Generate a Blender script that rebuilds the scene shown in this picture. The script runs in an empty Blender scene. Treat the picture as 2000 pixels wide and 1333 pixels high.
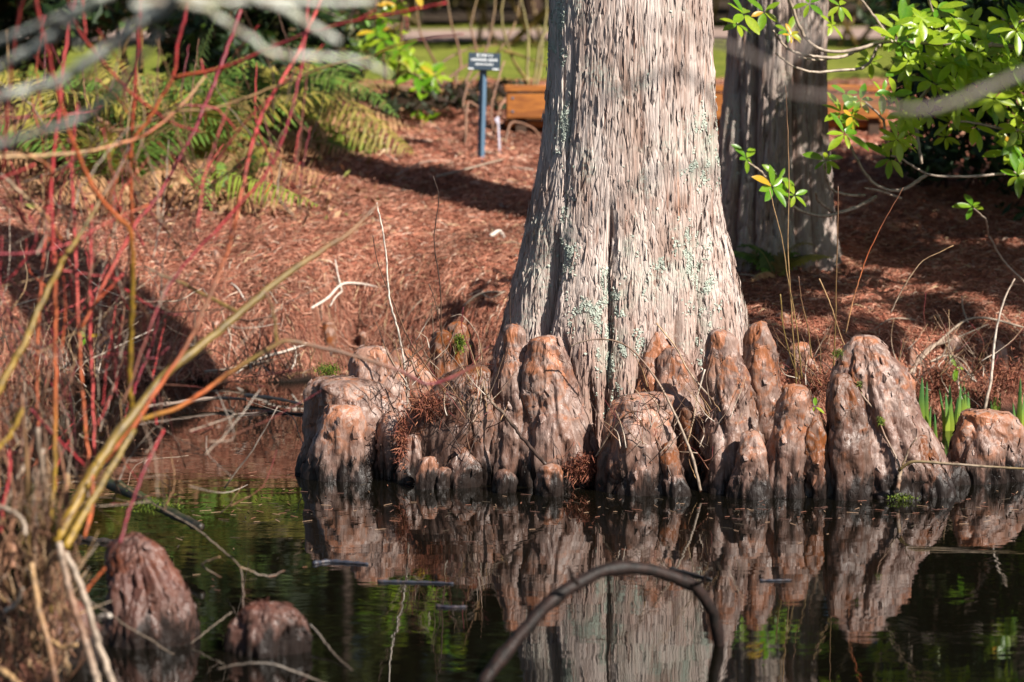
import bpy, math, random
import numpy as np
from mathutils import Vector, Matrix, Euler

random.seed(11)
rng = np.random.default_rng(11)
scene = bpy.context.scene
col = scene.collection
R = math.radians

# ------------------------------------------------------------------ camera
CAM_Y, CAM_Z, FPX = -16.0, 3.2, 5696.0
PITCH = math.atan(840.5 / FPX)
cam_data = bpy.data.cameras.new('camera')
cam = bpy.data.objects.new('camera', cam_data)
col.objects.link(cam)
cam.location = (0, CAM_Y, CAM_Z)
cam.rotation_euler = (math.pi / 2 - PITCH, 0, 0)
cam_data.sensor_fit = 'HORIZONTAL'
cam_data.sensor_width = 36.0
cam_data.lens = FPX * 36.0 / 2000.0
cam_data.clip_start = 0.2
cam_data.clip_end = 600
cam_data.dof.use_dof = True
cam_data.dof.focus_distance = 16.6
cam_data.dof.aperture_fstop = 1.45
cam_data.dof.aperture_blades = 9
scene.camera = cam

# ------------------------------------------------------------------ light
SUN_AZ, SUN_EL = 48.5, 41.0     # degrees to the right of the view axis behind the camera
sun_dir = Vector((math.sin(R(SUN_AZ)) * math.cos(R(SUN_EL)), -math.cos(R(SUN_AZ)) * math.cos(R(SUN_EL)), math.sin(R(SUN_EL))))
world = bpy.data.worlds.new('World')
scene.world = world
world.use_nodes = True
wn = world.node_tree
sky = wn.nodes.new('ShaderNodeTexSky')
sky.sky_type = 'NISHITA'
sky.sun_disc = False
sky.sun_elevation = R(SUN_EL)
sky.sun_rotation = math.atan2(sun_dir.x, sun_dir.y)
bg = wn.nodes['Background']
bg.inputs['Strength'].default_value = 0.043
wn.links.new(sky.outputs[0], bg.inputs[0])
sun_data = bpy.data.lights.new('sun', 'SUN')
sun_data.energy = 5.0
sun_data.angle = R(0.5)
sun_data.color = (1.0, 0.93, 0.84)
sun = bpy.data.objects.new('sun', sun_data)
col.objects.link(sun)
sun.rotation_euler = (-sun_dir).to_track_quat('-Z', 'Y').to_euler()

scene.view_settings.view_transform = 'Standard'
scene.view_settings.look = 'None'
scene.view_settings.exposure = 0.92
scene.view_settings.gamma = 1.0
scene.view_settings.use_curve_mapping = False
scene.render.engine = 'CYCLES'
scene.cycles.use_denoising = True
scene.cycles.max_bounces = 6
scene.cycles.diffuse_bounces = 3
scene.cycles.glossy_bounces = 3
scene.cycles.transmission_bounces = 3
scene.cycles.transparent_max_bounces = 8
scene.cycles.caustics_reflective = False
scene.cycles.caustics_refractive = False
scene.cycles.sample_clamp_indirect = 6.0

# ------------------------------------------------------------------ helpers: pixels to places
CP, SP = math.cos(PITCH), math.sin(PITCH)

def ray(px, py):
    u, v = (px - 1000.0) / FPX, (666.5 - py) / FPX
    return u, CP + v * SP, v * CP - SP          # x, y, z of the view ray

def at(px, py, d):
    """the point seen at pixel (px, py) of the photograph, d metres in front of the camera along the ground"""
    x, y, z = ray(px, py)
    return np.array([x / y * d, CAM_Y + d, CAM_Z + z / y * d])

def on_level(px, py, z=0.0):
    x, y, w = ray(px, py)
    t = (z - CAM_Z) / w
    return np.array([x * t, CAM_Y + y * t, z])

def dist_at(py, z=0.0):
    return on_level(1000, py, z)[1] - CAM_Y

def pxm(d):
    return FPX / d / 1.005

# ------------------------------------------------------------------ helpers: noise
def _hash(ix, iy, iz, seed):
    h = (ix * 374761393 + iy * 668265263 + iz * 2147483647 + seed * 974711) & 0xFFFFFFFF
    h = ((h ^ (h >> 13)) * 1274126177) & 0xFFFFFFFF
    h = h ^ (h >> 16)
    h = (h * 2246822519) & 0xFFFFFFFF
    return (h ^ (h >> 15))

def noise3(x, y, z, seed=0):
    x, y, z = np.broadcast_arrays(np.asarray(x, float), np.asarray(y, float), np.asarray(z, float))
    xi, yi, zi = np.floor(x).astype(np.int64), np.floor(y).astype(np.int64), np.floor(z).astype(np.int64)
    xf, yf, zf = x - xi, y - yi, z - zi
    u, v, w = (t * t * t * (t * (t * 6 - 15) + 10) for t in (xf, yf, zf))
    def g(dx, dy, dz):
        h = _hash(xi + dx, yi + dy, zi + dz, seed)
        a = ((h & 1023) / 511.5 - 1) * (xf - dx) + (((h >> 10) & 1023) / 511.5 - 1) * (yf - dy) + (((h >> 20) & 1023) / 511.5 - 1) * (zf - dz)
        return a
    def lerp(a, b, t): return a + (b - a) * t
    return lerp(lerp(lerp(g(0,0,0), g(1,0,0), u), lerp(g(0,1,0), g(1,1,0), u), v),
                lerp(lerp(g(0,0,1), g(1,0,1), u), lerp(g(0,1,1), g(1,1,1), u), v), w) * 1.3

def fbm(x, y, z, o=3, seed=0):
    s, a, f = 0, 1.0, 1.0
    for k in range(o):
        s = s + a * noise3(x * f, y * f, z * f, seed + k * 7)
        a *= .5; f *= 2.03
    return s

def sstep(a, b, x):
    t = np.clip((np.asarray(x, float) - a) / (b - a), 0, 1)
    return t * t * (3 - 2 * t)

# ------------------------------------------------------------------ helpers: meshes
def mesh_np(name, V, F, mat, smooth=True, attrs=None, colors=None, mats=None, mat_idx=None):
    """V (n,3), F (m,k) index array or list of such arrays"""
    V = np.asarray(V, np.float32)
    Fs = F if isinstance(F, list) else [F]
    Fs = [np.asarray(f, np.int32) for f in Fs if len(f)]
    me = bpy.data.meshes.new(name)
    me.vertices.add(len(V))
    me.vertices.foreach_set('co', V.ravel())
    loops = np.concatenate([f.ravel() for f in Fs])
    tot = np.concatenate([np.full(len(f), f.shape[1], np.int32) for f in Fs])
    start = np.concatenate([[0], np.cumsum(tot)[:-1]]).astype(np.int32)
    me.loops.add(len(loops))
    me.loops.foreach_set('vertex_index', loops)
    me.polygons.add(len(tot))
    me.polygons.foreach_set('loop_start', start)
    try:
        me.polygons.foreach_set('loop_total', tot)
    except Exception:
        pass
    me.polygons.foreach_set('use_smooth', np.full(len(tot), smooth, bool))
    if attrs:
        for k, a in attrs.items():
            at_ = me.attributes.new(k, 'FLOAT', 'POINT')
            at_.data.foreach_set('value', np.asarray(a, np.float32))
    if colors is not None:
        c = np.asarray(colors, np.float32)
        if c.shape[1] == 3:
            c = np.concatenate([c, np.ones((len(c), 1), np.float32)], 1)
        at_ = me.attributes.new('col', 'FLOAT_COLOR', 'POINT')
        at_.data.foreach_set('color', c.ravel())
    for m in (mats or [mat]):
        me.materials.append(m)
    if mat_idx is not None:
        me.polygons.foreach_set('material_index', np.asarray(mat_idx, np.int32))
    me.update(calc_edges=True)
    me.validate(verbose=False)
    return me

def link(name, me, parent=None, matrix=None):
    o = bpy.data.objects.new(name, me)
    col.objects.link(o)
    if parent is not None:
        o.parent = parent
    if matrix is not None:
        o.matrix_local = matrix
    return o

def tag(o, label=None, cat=None, group=None, kind=None):
    if label: o['label'] = label
    if cat: o['category'] = cat
    if group: o['group'] = group
    if kind: o['kind'] = kind
    return o

def empty(name, loc, label, cat, group=None):
    o = bpy.data.objects.new(name, None)
    o.empty_display_size = .1
    col.objects.link(o)
    o.location = Vector([float(v) for v in loc])
    return tag(o, label, cat, group)

def part(name, V, F, mat, root, **kw):
    """a mesh given in world coordinates, made a child of root (an empty or object without rotation)"""
    base = Vector(root.location)
    p = root
    while p.parent is not None:
        p = p.parent
        base = base + Vector(p.location)
    V = np.asarray(V, float) - np.array(base)
    return link(name, mesh_np(name, V, F, mat, **kw), root)

def thing(name, V, F, mat, label, cat, group=None, base=None, **kw):
    V = np.asarray(V, float)
    if base is None:
        base = np.array([V[:, 0].mean(), V[:, 1].mean(), V[:, 2].min()])
    o = link(name, mesh_np(name, V - base, F, mat, **kw))
    o.location = Vector([float(v) for v in base])
    return tag(o, label, cat, group)

def catmull(P, n):
    """P (k,m) control rows -> n rows along a centripetal-ish Catmull-Rom, even in control length"""
    P = np.asarray(P, float)
    if len(P) == 2:
        t = np.linspace(0, 1, n)[:, None]
        return P[0] * (1 - t) + P[1] * t
    L = np.concatenate([[0], np.cumsum(np.maximum(np.linalg.norm(np.diff(P[:, :2], axis=0), axis=1), 1e-6))])
    t = np.linspace(0, L[-1], n)
    i = np.clip(np.searchsorted(L, t, side='right') - 1, 0, len(P) - 2)
    m = np.empty_like(P)
    m[1:-1] = (P[2:] - P[:-2]) / (L[2:] - L[:-2])[:, None]
    m[0] = (P[1] - P[0]) / (L[1] - L[0])
    m[-1] = (P[-1] - P[-2]) / (L[-1] - L[-2])
    h = (L[i + 1] - L[i])[:, None]
    s = ((t - L[i])[:, None]) / h
    return ((2*s**3 - 3*s**2 + 1) * P[i] + (s**3 - 2*s**2 + s) * h * m[i] + (-2*s**3 + 3*s**2) * P[i + 1] + (s**3 - s**2) * h * m[i + 1])

def tube(P, rad, sides=7, cap=True):
    """P (n,3), rad (n,) -> V, F(quads), t per vertex"""
    P = np.asarray(P, float); rad = np.asarray(rad, float)
    n = len(P)
    T = np.gradient(P, axis=0)
    T /= np.maximum(np.linalg.norm(T, axis=1), 1e-9)[:, None]
    ref = np.array([0.0, 1.0, 0.0]) if abs(T[:, 1]).mean() < .8 else np.array([0, 0, 1.0])
    A = np.cross(T, ref); A /= np.maximum(np.linalg.norm(A, axis=1), 1e-9)[:, None]
    B = np.cross(T, A)
    th = np.linspace(0, 2 * np.pi, sides, endpoint=False)
    V = P[:, None, :] + rad[:, None, None] * (np.cos(th)[None, :, None] * A[:, None, :] + np.sin(th)[None, :, None] * B[:, None, :])
    V = V.reshape(-1, 3)
    i = np.arange(n - 1)[:, None] * sides + np.arange(sides)[None, :]
    j = np.arange(n - 1)[:, None] * sides + (np.arange(sides)[None, :] + 1) % sides
    F = np.stack([i, j, j + sides, i + sides], -1).reshape(-1, 4)
    t = np.repeat(np.linspace(0, 1, n), sides)
    if cap:
        V = np.concatenate([V, P[:1] - T[:1] * rad[0] * .3, P[-1:] + T[-1:] * rad[-1] * .6])
        a, b = len(V) - 2, len(V) - 1
        k = np.arange(sides); k2 = (k + 1) % sides
        F = [F, np.concatenate([np.stack([k2, k, np.full(sides, a)], -1),
                                np.stack([(n-1)*sides + k, (n-1)*sides + k2, np.full(sides, b)], -1)])]
        t = np.concatenate([t, [0, 1]])
    return V, F, t

def join(items):
    """[(V, F or [F..]), ...] -> V, [quads, tris]"""
    Vs, Q, Tn, off = [], [], [], 0
    for V, F in items:
        for f in (F if isinstance(F, list) else [F]):
            f = np.asarray(f)
            if len(f):
                (Q if f.shape[1] == 4 else Tn).append(f + off)
        Vs.append(V); off += len(V)
    out = []
    if Q: out.append(np.concatenate(Q))
    if Tn: out.append(np.concatenate(Tn))
    return np.concatenate(Vs), out

def ramp(cols, t):
    cols = np.asarray(cols, float)
    k = np.linspace(0, 1, len(cols))
    return np.stack([np.interp(t, k, cols[:, i]) for i in range(3)], -1)

# ------------------------------------------------------------------ helpers: materials
class NT:
    def __init__(s, name):
        s.m = bpy.data.materials.new(name); s.m.use_nodes = True
        s.t = s.m.node_tree
        s.b = s.t.nodes['Principled BSDF']
        s.out = s.t.nodes['Material Output']
    def n(s, ty, **kw):
        nd = s.t.nodes.new(ty)
        for k, v in kw.items(): setattr(nd, k, v)
        return nd
    def l(s, a, b): s.t.links.new(a, b); return s
    def coords(s, scale=(1, 1, 1), kind='Object'):
        if not hasattr(s, '_tc'): s._tc = s.n('ShaderNodeTexCoord')
        mp = s.n('ShaderNodeMapping'); mp.inputs['Scale'].default_value = scale
        s.l(s._tc.outputs[kind], mp.inputs['Vector'])
        return mp.outputs[0]
    def world_pos(s):
        return s.n('ShaderNodeNewGeometry').outputs['Position']
    def noise(s, vec, scale, detail=4, rough=.55, dist=0.0):
        nd = s.n('ShaderNodeTexNoise')
        nd.inputs['Scale'].default_value = scale; nd.inputs['Detail'].default_value = detail
        nd.inputs['Roughness'].default_value = rough; nd.inputs['Distortion'].default_value = dist
        if vec is not None: s.l(vec, nd.inputs['Vector'])
        return nd.outputs['Fac']
    def vor(s, vec, scale, feature='F1', out='Distance', rnd=1.0):
        nd = s.n('ShaderNodeTexVoronoi', feature=feature)
        nd.inputs['Scale'].default_value = scale; nd.inputs['Randomness'].default_value = rnd
        s.l(vec, nd.inputs['Vector'])
        return nd.outputs[out]
    def remap(s, v, a, b, c=0.0, d=1.0):
        nd = s.n('ShaderNodeMapRange'); nd.interpolation_type = 'SMOOTHSTEP'
        for k, x in zip(('From Min', 'From Max', 'To Min', 'To Max'), (a, b, c, d)): nd.inputs[k].default_value = x
        s.l(v, nd.inputs['Value']); return nd.outputs[0]
    def math(s, op, a, b=None):
        nd = s.n('ShaderNodeMath', operation=op)
        for i, x in enumerate((a, b)):
            if x is None: continue
            if isinstance(x, (int, float)): nd.inputs[i].default_value = x
            else: s.l(x, nd.inputs[i])
        return nd.outputs[0]
    def mix(s, f, a, b, mode='MIX'):
        nd = s.n('ShaderNodeMix', data_type='RGBA', blend_type=mode)
        for sock, x in ((nd.inputs[0], f), (nd.inputs[6], a), (nd.inputs[7], b)):
            if isinstance(x, (int, float)): sock.default_value = x
            elif isinstance(x, tuple): sock.default_value = (*x, 1.0)
            else: s.l(x, sock)
        return nd.outputs[2]
    def attr(s, name, out='Fac'):
        nd = s.n('ShaderNodeAttribute', attribute_name=name); return nd.outputs[out]
    def sep(s, v, i):
        nd = s.n('ShaderNodeSeparateXYZ'); s.l(v, nd.inputs[0]); return nd.outputs[i]
    def bump(s, h, strength, distance, prev=None):
        nd = s.n('ShaderNodeBump'); nd.inputs['Strength'].default_value = strength; nd.inputs['Distance'].default_value = distance
        s.l(h, nd.inputs['Height'])
        if prev is not None: s.l(prev, nd.inputs['Normal'])
        return nd.outputs[0]
    def done(s, color=None, rough=.6, normal=None, spec=.4):
        for sock, x in (('Base Color', color), ('Roughness', rough), ('Normal', normal)):
            if x is None: continue
            if isinstance(x, (int, float)): s.b.inputs[sock].default_value = x
            elif isinstance(x, tuple): s.b.inputs[sock].default_value = (*x, 1.0)
            else: s.l(x, s.b.inputs[sock])
        s.b.inputs['Specular IOR Level'].default_value = spec
        return s.m

def mat_bark(name='weathered_bark', dull=1.0):
    s = NT(name)
    v = s.coords((1, 1, .05)); vf = s.coords((1, 1, .07)); vi = s.coords()
    fur = s.attr('fur')
    n1 = s.noise(v, 9, 5, .6, .4)
    n2 = s.noise(v, 34, 4, .6)
    n3 = s.noise(vi, 3.0, 4, .6)
    c = s.mix(s.remap(n1, .35, .62), (.57, .48, .435), (.40, .30, .255))
    c = s.mix(s.remap(n2, .52, .7, 0, .75), c, (.60, .51, .455))
    n4 = s.noise(s.coords((1, 1, .3)), 4.2, 4, .65, .5)
    c = s.mix(s.remap(n4, .53, .68, 0, .6), c, (.66, .58, .52))
    c = s.mix(s.remap(n4, .47, .34, 0, .75), c, (.27, .175, .135))
    c = s.mix(s.remap(n2, .44, .30, 0, .8), c, (.27, .15, .11))
    # orange slivers where bark has freshly split
    c = s.mix(s.remap(s.noise(v, 15, 3, .5, .8), .66, .74, 0, .55), c, (.47, .22, .12))
    # inner bark in the furrows
    c = s.mix(s.remap(fur, .55, .98, 0, .8), c, (.19, .105, .08))
    # grey-green lichen film
    lich = s.math('MULTIPLY', s.remap(n3, .50, .66), s.remap(s.noise(vi, 55, 3, .7), .42, .60))
    c = s.mix(s.math('MULTIPLY', lich, .75), c, (.47, .50, .43))
    moss = s.math('MULTIPLY', s.remap(s.attr('moss'), .2, .8), s.remap(s.noise(vi, 40, 3, .7), .35, .6))
    c = s.mix(s.math('MULTIPLY', moss, .6), c, (.36, .39, .32))
    z = s.sep(s.world_pos(), 2)
    # younger pinkish bark on the flared foot, greyer higher up
    foot = s.remap(s.math('ADD', z, s.math('MULTIPLY', n4, -.9)), .65, -.1)
    c = s.mix(s.math('MULTIPLY', foot, .62), c, (.335, .185, .14))
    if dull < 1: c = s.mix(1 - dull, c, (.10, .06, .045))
    zz = s.math('ADD', z, s.math('MULTIPLY', s.noise(vi, 9, 3), -.22))
    wet = s.remap(zz, .06, -.06)
    c = s.mix(wet, c, (.03, .02, .016))
    fl = s.noise(vf, 60, 5, .65, .6)
    cr = s.vor(s.coords((1, 1, .07)), 46, 'DISTANCE_TO_EDGE')
    h = s.math('ADD', fl, s.math('MULTIPLY', s.remap(cr, 0, .12), .5))
    return s.done(c, s.math('SUBTRACT', .85, s.math('MULTIPLY', wet, .5)), s.bump(h, .85, .012), .2)

def mat_knee(name='cypress_knee_bark', soak=0.0):
    s = NT(name)
    vi = s.coords(); v = s.coords((1, 1, .35)); vs = s.coords((1, 1, .10))
    tint = s.attr('tint'); top = s.attr('top'); tone = s.attr('tone'); cav = s.attr('cav')
    n1 = s.noise(vi, 7, 4, .6, .6)
    n2 = s.noise(v, 22, 5, .65, .5)
    fib = s.noise(vs, 48, 4, .65, .3)
    c = s.mix(s.remap(n1, .38, .62), (.205, .110, .085), (.31, .21, .175))
    c = s.mix(s.remap(n2, .49, .62, 0, .85), c, (.095, .047, .034))
    c = s.mix(s.remap(n2, .42, .28, 0, .8), c, (.40, .29, .24))
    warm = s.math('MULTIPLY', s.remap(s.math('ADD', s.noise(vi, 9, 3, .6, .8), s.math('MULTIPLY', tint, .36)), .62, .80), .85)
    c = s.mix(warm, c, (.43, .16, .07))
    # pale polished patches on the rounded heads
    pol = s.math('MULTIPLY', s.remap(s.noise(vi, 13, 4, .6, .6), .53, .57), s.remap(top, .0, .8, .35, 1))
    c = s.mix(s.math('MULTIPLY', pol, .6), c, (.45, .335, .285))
    # fibre streaks low down
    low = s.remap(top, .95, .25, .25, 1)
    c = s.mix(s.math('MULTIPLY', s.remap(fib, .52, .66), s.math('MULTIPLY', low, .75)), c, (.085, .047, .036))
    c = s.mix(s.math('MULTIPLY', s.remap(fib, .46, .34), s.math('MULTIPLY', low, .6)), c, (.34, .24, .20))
    # peeled plates: each its own shade
    dv = s.n('ShaderNodeMix', data_type='VECTOR'); dv.inputs[0].default_value = .09
    s.l(s.coords((1, 1, .45)), dv.inputs[4])
    nz = s.n('ShaderNodeTexNoise'); nz.inputs['Scale'].default_value = 12; nz.inputs['Detail'].default_value = 5
    s.l(vi, nz.inputs['Vector']); s.l(nz.outputs['Color'], dv.inputs[5])
    cell = s.sep(s.vor(dv.outputs[1], 13, 'F1', 'Color'), 0)
    c = s.mix(s.remap(cell, .55, .95, .0, .5), c, (.34, .225, .18))
    c = s.mix(s.remap(cell, .30, .05, .0, .5), c, (.20, .095, .06))
    edge = s.vor(dv.outputs[1], 13, 'DISTANCE_TO_EDGE')
    crack = s.math('MULTIPLY', s.remap(edge, .022, .004), s.remap(s.noise(vi, 5, 2), .50, .62))
    c = s.mix(s.math('MULTIPLY', crack, .8), c, (.09, .05, .037))
    # darker brown along the clefts, each knee lighter or darker than the next
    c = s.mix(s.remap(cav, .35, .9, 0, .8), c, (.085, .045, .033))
    hs = s.n('ShaderNodeHueSaturation'); s.l(c, hs.inputs['Color']); s.l(s.remap(tone, 0, 1, .45, .98), hs.inputs['Value']); s.l(s.remap(tone, 0, 1, 1.18, .95), hs.inputs['Saturation'])
    c = hs.outputs[0]
    if soak: c = s.mix(soak, c, (.085, .022, .017))
    # the dark wet band above the waterline, higher in some places
    z = s.sep(s.world_pos(), 2)
    zz = s.math('ADD', z, s.math('MULTIPLY', s.noise(s.coords((1, 1, .35)), 11, 5, .7), -.50))
    wet = s.remap(zz, -.11, -.20)
    damp = s.remap(zz, .08, -.16)
    c = s.mix(s.math('MULTIPLY', damp, .55), c, (.105, .06, .045))
    c = s.mix(wet, c, (.018, .012, .010))
    s.l(s.remap(wet, 0, 1, .5, .3), s.b.inputs['Specular IOR Level'])
    rough = s.math('SUBTRACT', s.remap(n2, .3, .7, .29, .58), s.math('MULTIPLY', wet, .04))
    h = s.math('ADD', s.math('MULTIPLY', n2, .6), s.math('MULTIPLY', cell, .3))
    h = s.math('ADD', h, s.math('MULTIPLY', s.noise(v, 75, 4, .6), .3))
    h = s.math('ADD', h, s.math('MULTIPLY', fib, .5))
    h = s.math('SUBTRACT', h, s.math('MULTIPLY', crack, .6))
    return s.done(c, rough, s.bump(h, .85, .014), .5)

def mat_ground():
    s = NT('needle_covered_soil')
    vi = s.coords()
    n1 = s.noise(vi, 1.1, 4, .6); n2 = s.noise(vi, 26, 5, .7); n3 = s.noise(vi, 90, 3, .7)
    c = s.mix(s.remap(n2, .35, .65), (.13, .047, .032), (.36, .16, .11))
    c = s.mix(s.remap(n3, .52, .72, 0, .7), c, (.44, .22, .15))
    c = s.mix(s.remap(n1, .45, .7, 0, .55), c, (.19, .075, .05))
    z = s.sep(s.world_pos(), 2)
    wet = s.remap(s.math('ADD', z, s.math('MULTIPLY', n2, -.10)), .05, -.05)
    c = s.mix(wet, c, (.02, .013, .01))
    # lawn well behind the trees
    y = s.sep(s.world_pos(), 1)
    x = s.sep(s.world_pos(), 0)
    yy = s.math('ADD', y, s.math('MULTIPLY', n1, 3.0))
    lawn = s.remap(yy, 11.6, 12.6)
    g = s.mix(s.remap(s.noise(vi, 2.2, 4), .35, .65), (.19, .23, .03), (.31, .33, .055))
    g = s.mix(s.remap(n2, .5, .7, 0, .6), g, (.09, .12, .02))
    c = s.mix(lawn, c, g)
    soil = s.remap(yy, 27.5, 29.0)
    c = s.mix(soil, c, (.07, .05, .035))
    return s.done(c, .9, s.bump(s.math('ADD', n2, n3), 1.0, .03), .15)

def mat_needles(name, a, b, c3):
    s = NT(name)
    c = s.attr('col', 'Color')
    return s.done(c, .8, None, .2)

def mat_stem(rough=.45):
    s = NT('twig_bark')
    c = s.attr('col', 'Color')
    vi = s.coords()
    n = s.noise(vi, 45, 4, .65)
    c2 = s.mix(s.remap(n, .45, .72, 0, .55), c, (.10, .06, .045))
    return s.done(c2, rough, s.bump(n, .35, .004), .35)

def mat_lichen_twig():
    s = NT('lichen_crusted_bark')
    vi = s.coords()
    n = s.noise(vi, 22, 5, .7)
    c = s.mix(s.remap(n, .38, .60), (.22, .18, .14), (.62, .65, .58))
    c = s.mix(s.remap(s.noise(vi, 8, 3), .55, .75, 0, .6), c, (.42, .44, .24))
    return s.done(c, .9, s.bump(n, .9, .012), .15)

def mat_leaf(name, a, b, trans, tf=.42, rough=.32, vein=True):
    s = NT(name)
    vi = s.coords()
    oi = s.n('ShaderNodeObjectInfo').outputs['Random']
    n = s.noise(vi, 14, 3)
    c = s.mix(s.remap(n, .35, .65), a, b)
    hsv = s.n('ShaderNodeHueSaturation')
    s.l(s.remap(oi, 0, 1, .455, .525), hsv.inputs['Hue'])
    s.l(s.remap(oi, 1, 0, .78, 1.35), hsv.inputs['Value'])
    spot = s.math('MULTIPLY', s.remap(s.noise(vi, 5, 4, .7), .62, .68), s.remap(oi, .6, .75))
    c = s.mix(s.math('MULTIPLY', spot, .8), c, (.22, .10, .02))
    s.l(c, hsv.inputs['Color'])
    c = hsv.outputs[0]
    s.done(c, rough, None, .5)
    tr = s.n('ShaderNodeBsdfTranslucent'); tr.inputs['Color'].default_value = (*trans, 1)
    mx = s.n('ShaderNodeMixShader'); mx.inputs[0].default_value = tf
    s.l(s.b.outputs[0], mx.inputs[1]); s.l(tr.outputs[0], mx.inputs[2]); s.l(mx.outputs[0], s.out.inputs['Surface'])
    return s.m

def mat_colleaf(name, tf=.3, rough=.5):
    """foliage whose own colour is stored on its leaves"""
    s = NT(name)
    c = s.attr('col', 'Color')
    s.done(c, rough, None, .35)
    tr = s.n('ShaderNodeBsdfTranslucent'); s.l(c, tr.inputs['Color'])
    mx = s.n('ShaderNodeMixShader'); mx.inputs[0].default_value = tf
    s.l(s.b.outputs[0], mx.inputs[1]); s.l(tr.outputs[0], mx.inputs[2]); s.l(mx.outputs[0], s.out.inputs['Surface'])
    return s.m

def mat_plain(name, a, b=None, scale=20, rough=.6, bumpd=.004, stretch=(1, 1, 1), spec=.4):
    s = NT(name)
    v = s.coords(stretch)
    n = s.noise(v, scale, 5, .65)
    c = s.mix(s.remap(n, .35, .65), a, b or a)
    return s.done(c, rough, s.bump(n, .5, bumpd), spec)

def mat_water():
    s = NT('tannin_dark_water')
    vp = s.world_pos()
    def mp(scale):
        m = s.n('ShaderNodeMapping'); m.inputs['Scale'].default_value = scale
        s.l(vp, m.inputs['Vector']); return m.outputs[0]
    h1 = s.noise(mp((1.6, 5.0, 1)), 1.0, 2, .5, .3)
    h2 = s.noise(mp((6.0, 24.0, 1)), 1.0, 2, .5, .3)
    h = s.math('ADD', h1, s.math('MULTIPLY', h2, .16))
    s.b.inputs['IOR'].default_value = 1.75
    return s.done((.0035, .003, .0018), .01, s.bump(h, .10, .012), .5)

M_BARK_SHADED = mat_bark('shaded_brown_bark', .74); M_KNEE_WET = mat_knee('soaked_red_knee_bark', .6)  # browner bark, darkened further to carry the shade over the second trunk
M_BARK, M_KNEE, M_GROUND, M_STEM, M_WATER = mat_bark(), mat_knee(), mat_ground(), mat_stem(), mat_water()
M_LICHTWIG = mat_lichen_twig()
M_NEEDLE = mat_needles('dead_cypress_needles', 0, 0, 0)
M_COL = mat_colleaf('leaf_foliage', .35, .5)
M_COLDULL = mat_colleaf('dry_foliage', .15, .85)
M_LEAF = mat_leaf('rhododendron_leaf_green', (.13, .275, .016), (.19, .35, .02), (.42, .68, .03), .40)
M_LEAFY = mat_leaf('rhododendron_leaf_yellowing', (.42, .40, .02), (.50, .34, .03), (.7, .6, .04), .4)
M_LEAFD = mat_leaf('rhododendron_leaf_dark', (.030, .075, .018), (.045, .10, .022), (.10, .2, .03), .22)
M_LICHEN = mat_plain('crust_lichen', (.38, .43, .36), (.48, .52, .45), 60, .95, .01, spec=.1)
M_WETWOOD = mat_plain('wet_dark_wood', (.009, .007, .006), (.028, .015, .012), 22, .55, .014, (1, 1, 1), .25)
M_MOSS = mat_plain('green_moss', (.13, .20, .02), (.24, .30, .035), 70, .95, .01, spec=.1)

# ------------------------------------------------------------------ the ground, the pond and what lies far behind
SHORE = [(-900, 752), (-200, 748), (300, 746), (540, 746), (610, 742), (690, 730), (820, 742), (960, 762), (1200, 800), (1400, 830), (1500, 850),
         (1600, 842), (1740, 826), (1850, 815), (2000, 806), (2300, 800), (2900, 790)]
_sh = np.array([on_level(px, py)[:2] for px, py in SHORE])
_sx = np.concatenate([[-200], _sh[:, 0], [200]]); _sy = np.concatenate([[_sh[0, 1]], _sh[:, 1], [_sh[-1, 1]]])

def zg(x, y):
    x = np.asarray(x, float); y = np.asarray(y, float)
    s = y - np.interp(x, _sx, _sy) + .16 * fbm(x * 1.7, y * .6, 0, 2, 5)
    up = .62 * (1 - np.exp(-np.maximum(s, 0) / .40))
    q = y - 3.4
    rise = .15 * np.where(q > 3, q, np.log1p(np.exp(np.minimum(q, 3) * 3)) / 3)
    rise = np.where(rise > .75, .75 + .22 * (1 - np.exp(-(rise - .75) / .22)), rise)
    up = up + rise * sstep(0, .5, s)
    dn = -np.minimum(.7, np.maximum(-s, 0) * .55)
    z = np.where(s > 0, up, dn)
    land = sstep(0, .6, s)
    z = z + land * (.05 * fbm(x * 1.3, y * 1.3, 1, 3, 9) + .022 * fbm(x * 6, y * 6, 2, 2, 21)) * (1 - .6 * sstep(10, 14, y))
    return z

def hit(px, py):
    """where the view ray through (px, py) first meets the terrain"""
    x, y, w = ray(px, py)
    d = np.linspace(14, 90, 3000)
    X, Y, Z = x / y * d, CAM_Y + d, CAM_Z + w / y * d
    g = zg(X, Y)
    k = np.argmax(Z <= g)
    if not (Z <= g).any(): k = len(d) - 1
    return np.array([X[k], Y[k], g[k]])

def axis(segs):
    out = []
    for a, b, st in segs:
        out.append(np.arange(a, b, st))
    return np.concatenate(out + [[segs[-1][1]]])
gx = axis([(-220, -30, 19), (-30, -8, 1.0), (-8, -4.6, .2), (-4.6, 4.6, .045), (4.6, 8, .2), (8, 30, 1.0), (30, 220, 19)])
gy = axis([(-60, -6, 6), (-6, .2, .5), (.2, 6.5, .045), (6.5, 14, .10), (14, 30, .4), (30, 70, 2), (70, 330, 20)])
GX, GY = np.meshgrid(gx, gy)
GZ = zg(GX, GY)
nxg, nyg = len(gx), len(gy)
idx = np.arange(nxg * nyg).reshape(nyg, nxg)
GF = np.stack([idx[:-1, :-1], idx[:-1, 1:], idx[1:, 1:], idx[1:, :-1]], -1).reshape(-1, 4)
ground = link('ground', mesh_np('ground', np.stack([GX, GY, GZ], -1).reshape(-1, 3), GF, M_GROUND))
tag(ground, 'bank of reddish soil under dead cypress needles, green lawn further off', kind='structure')
ground['kind'] = 'structure'

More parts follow.
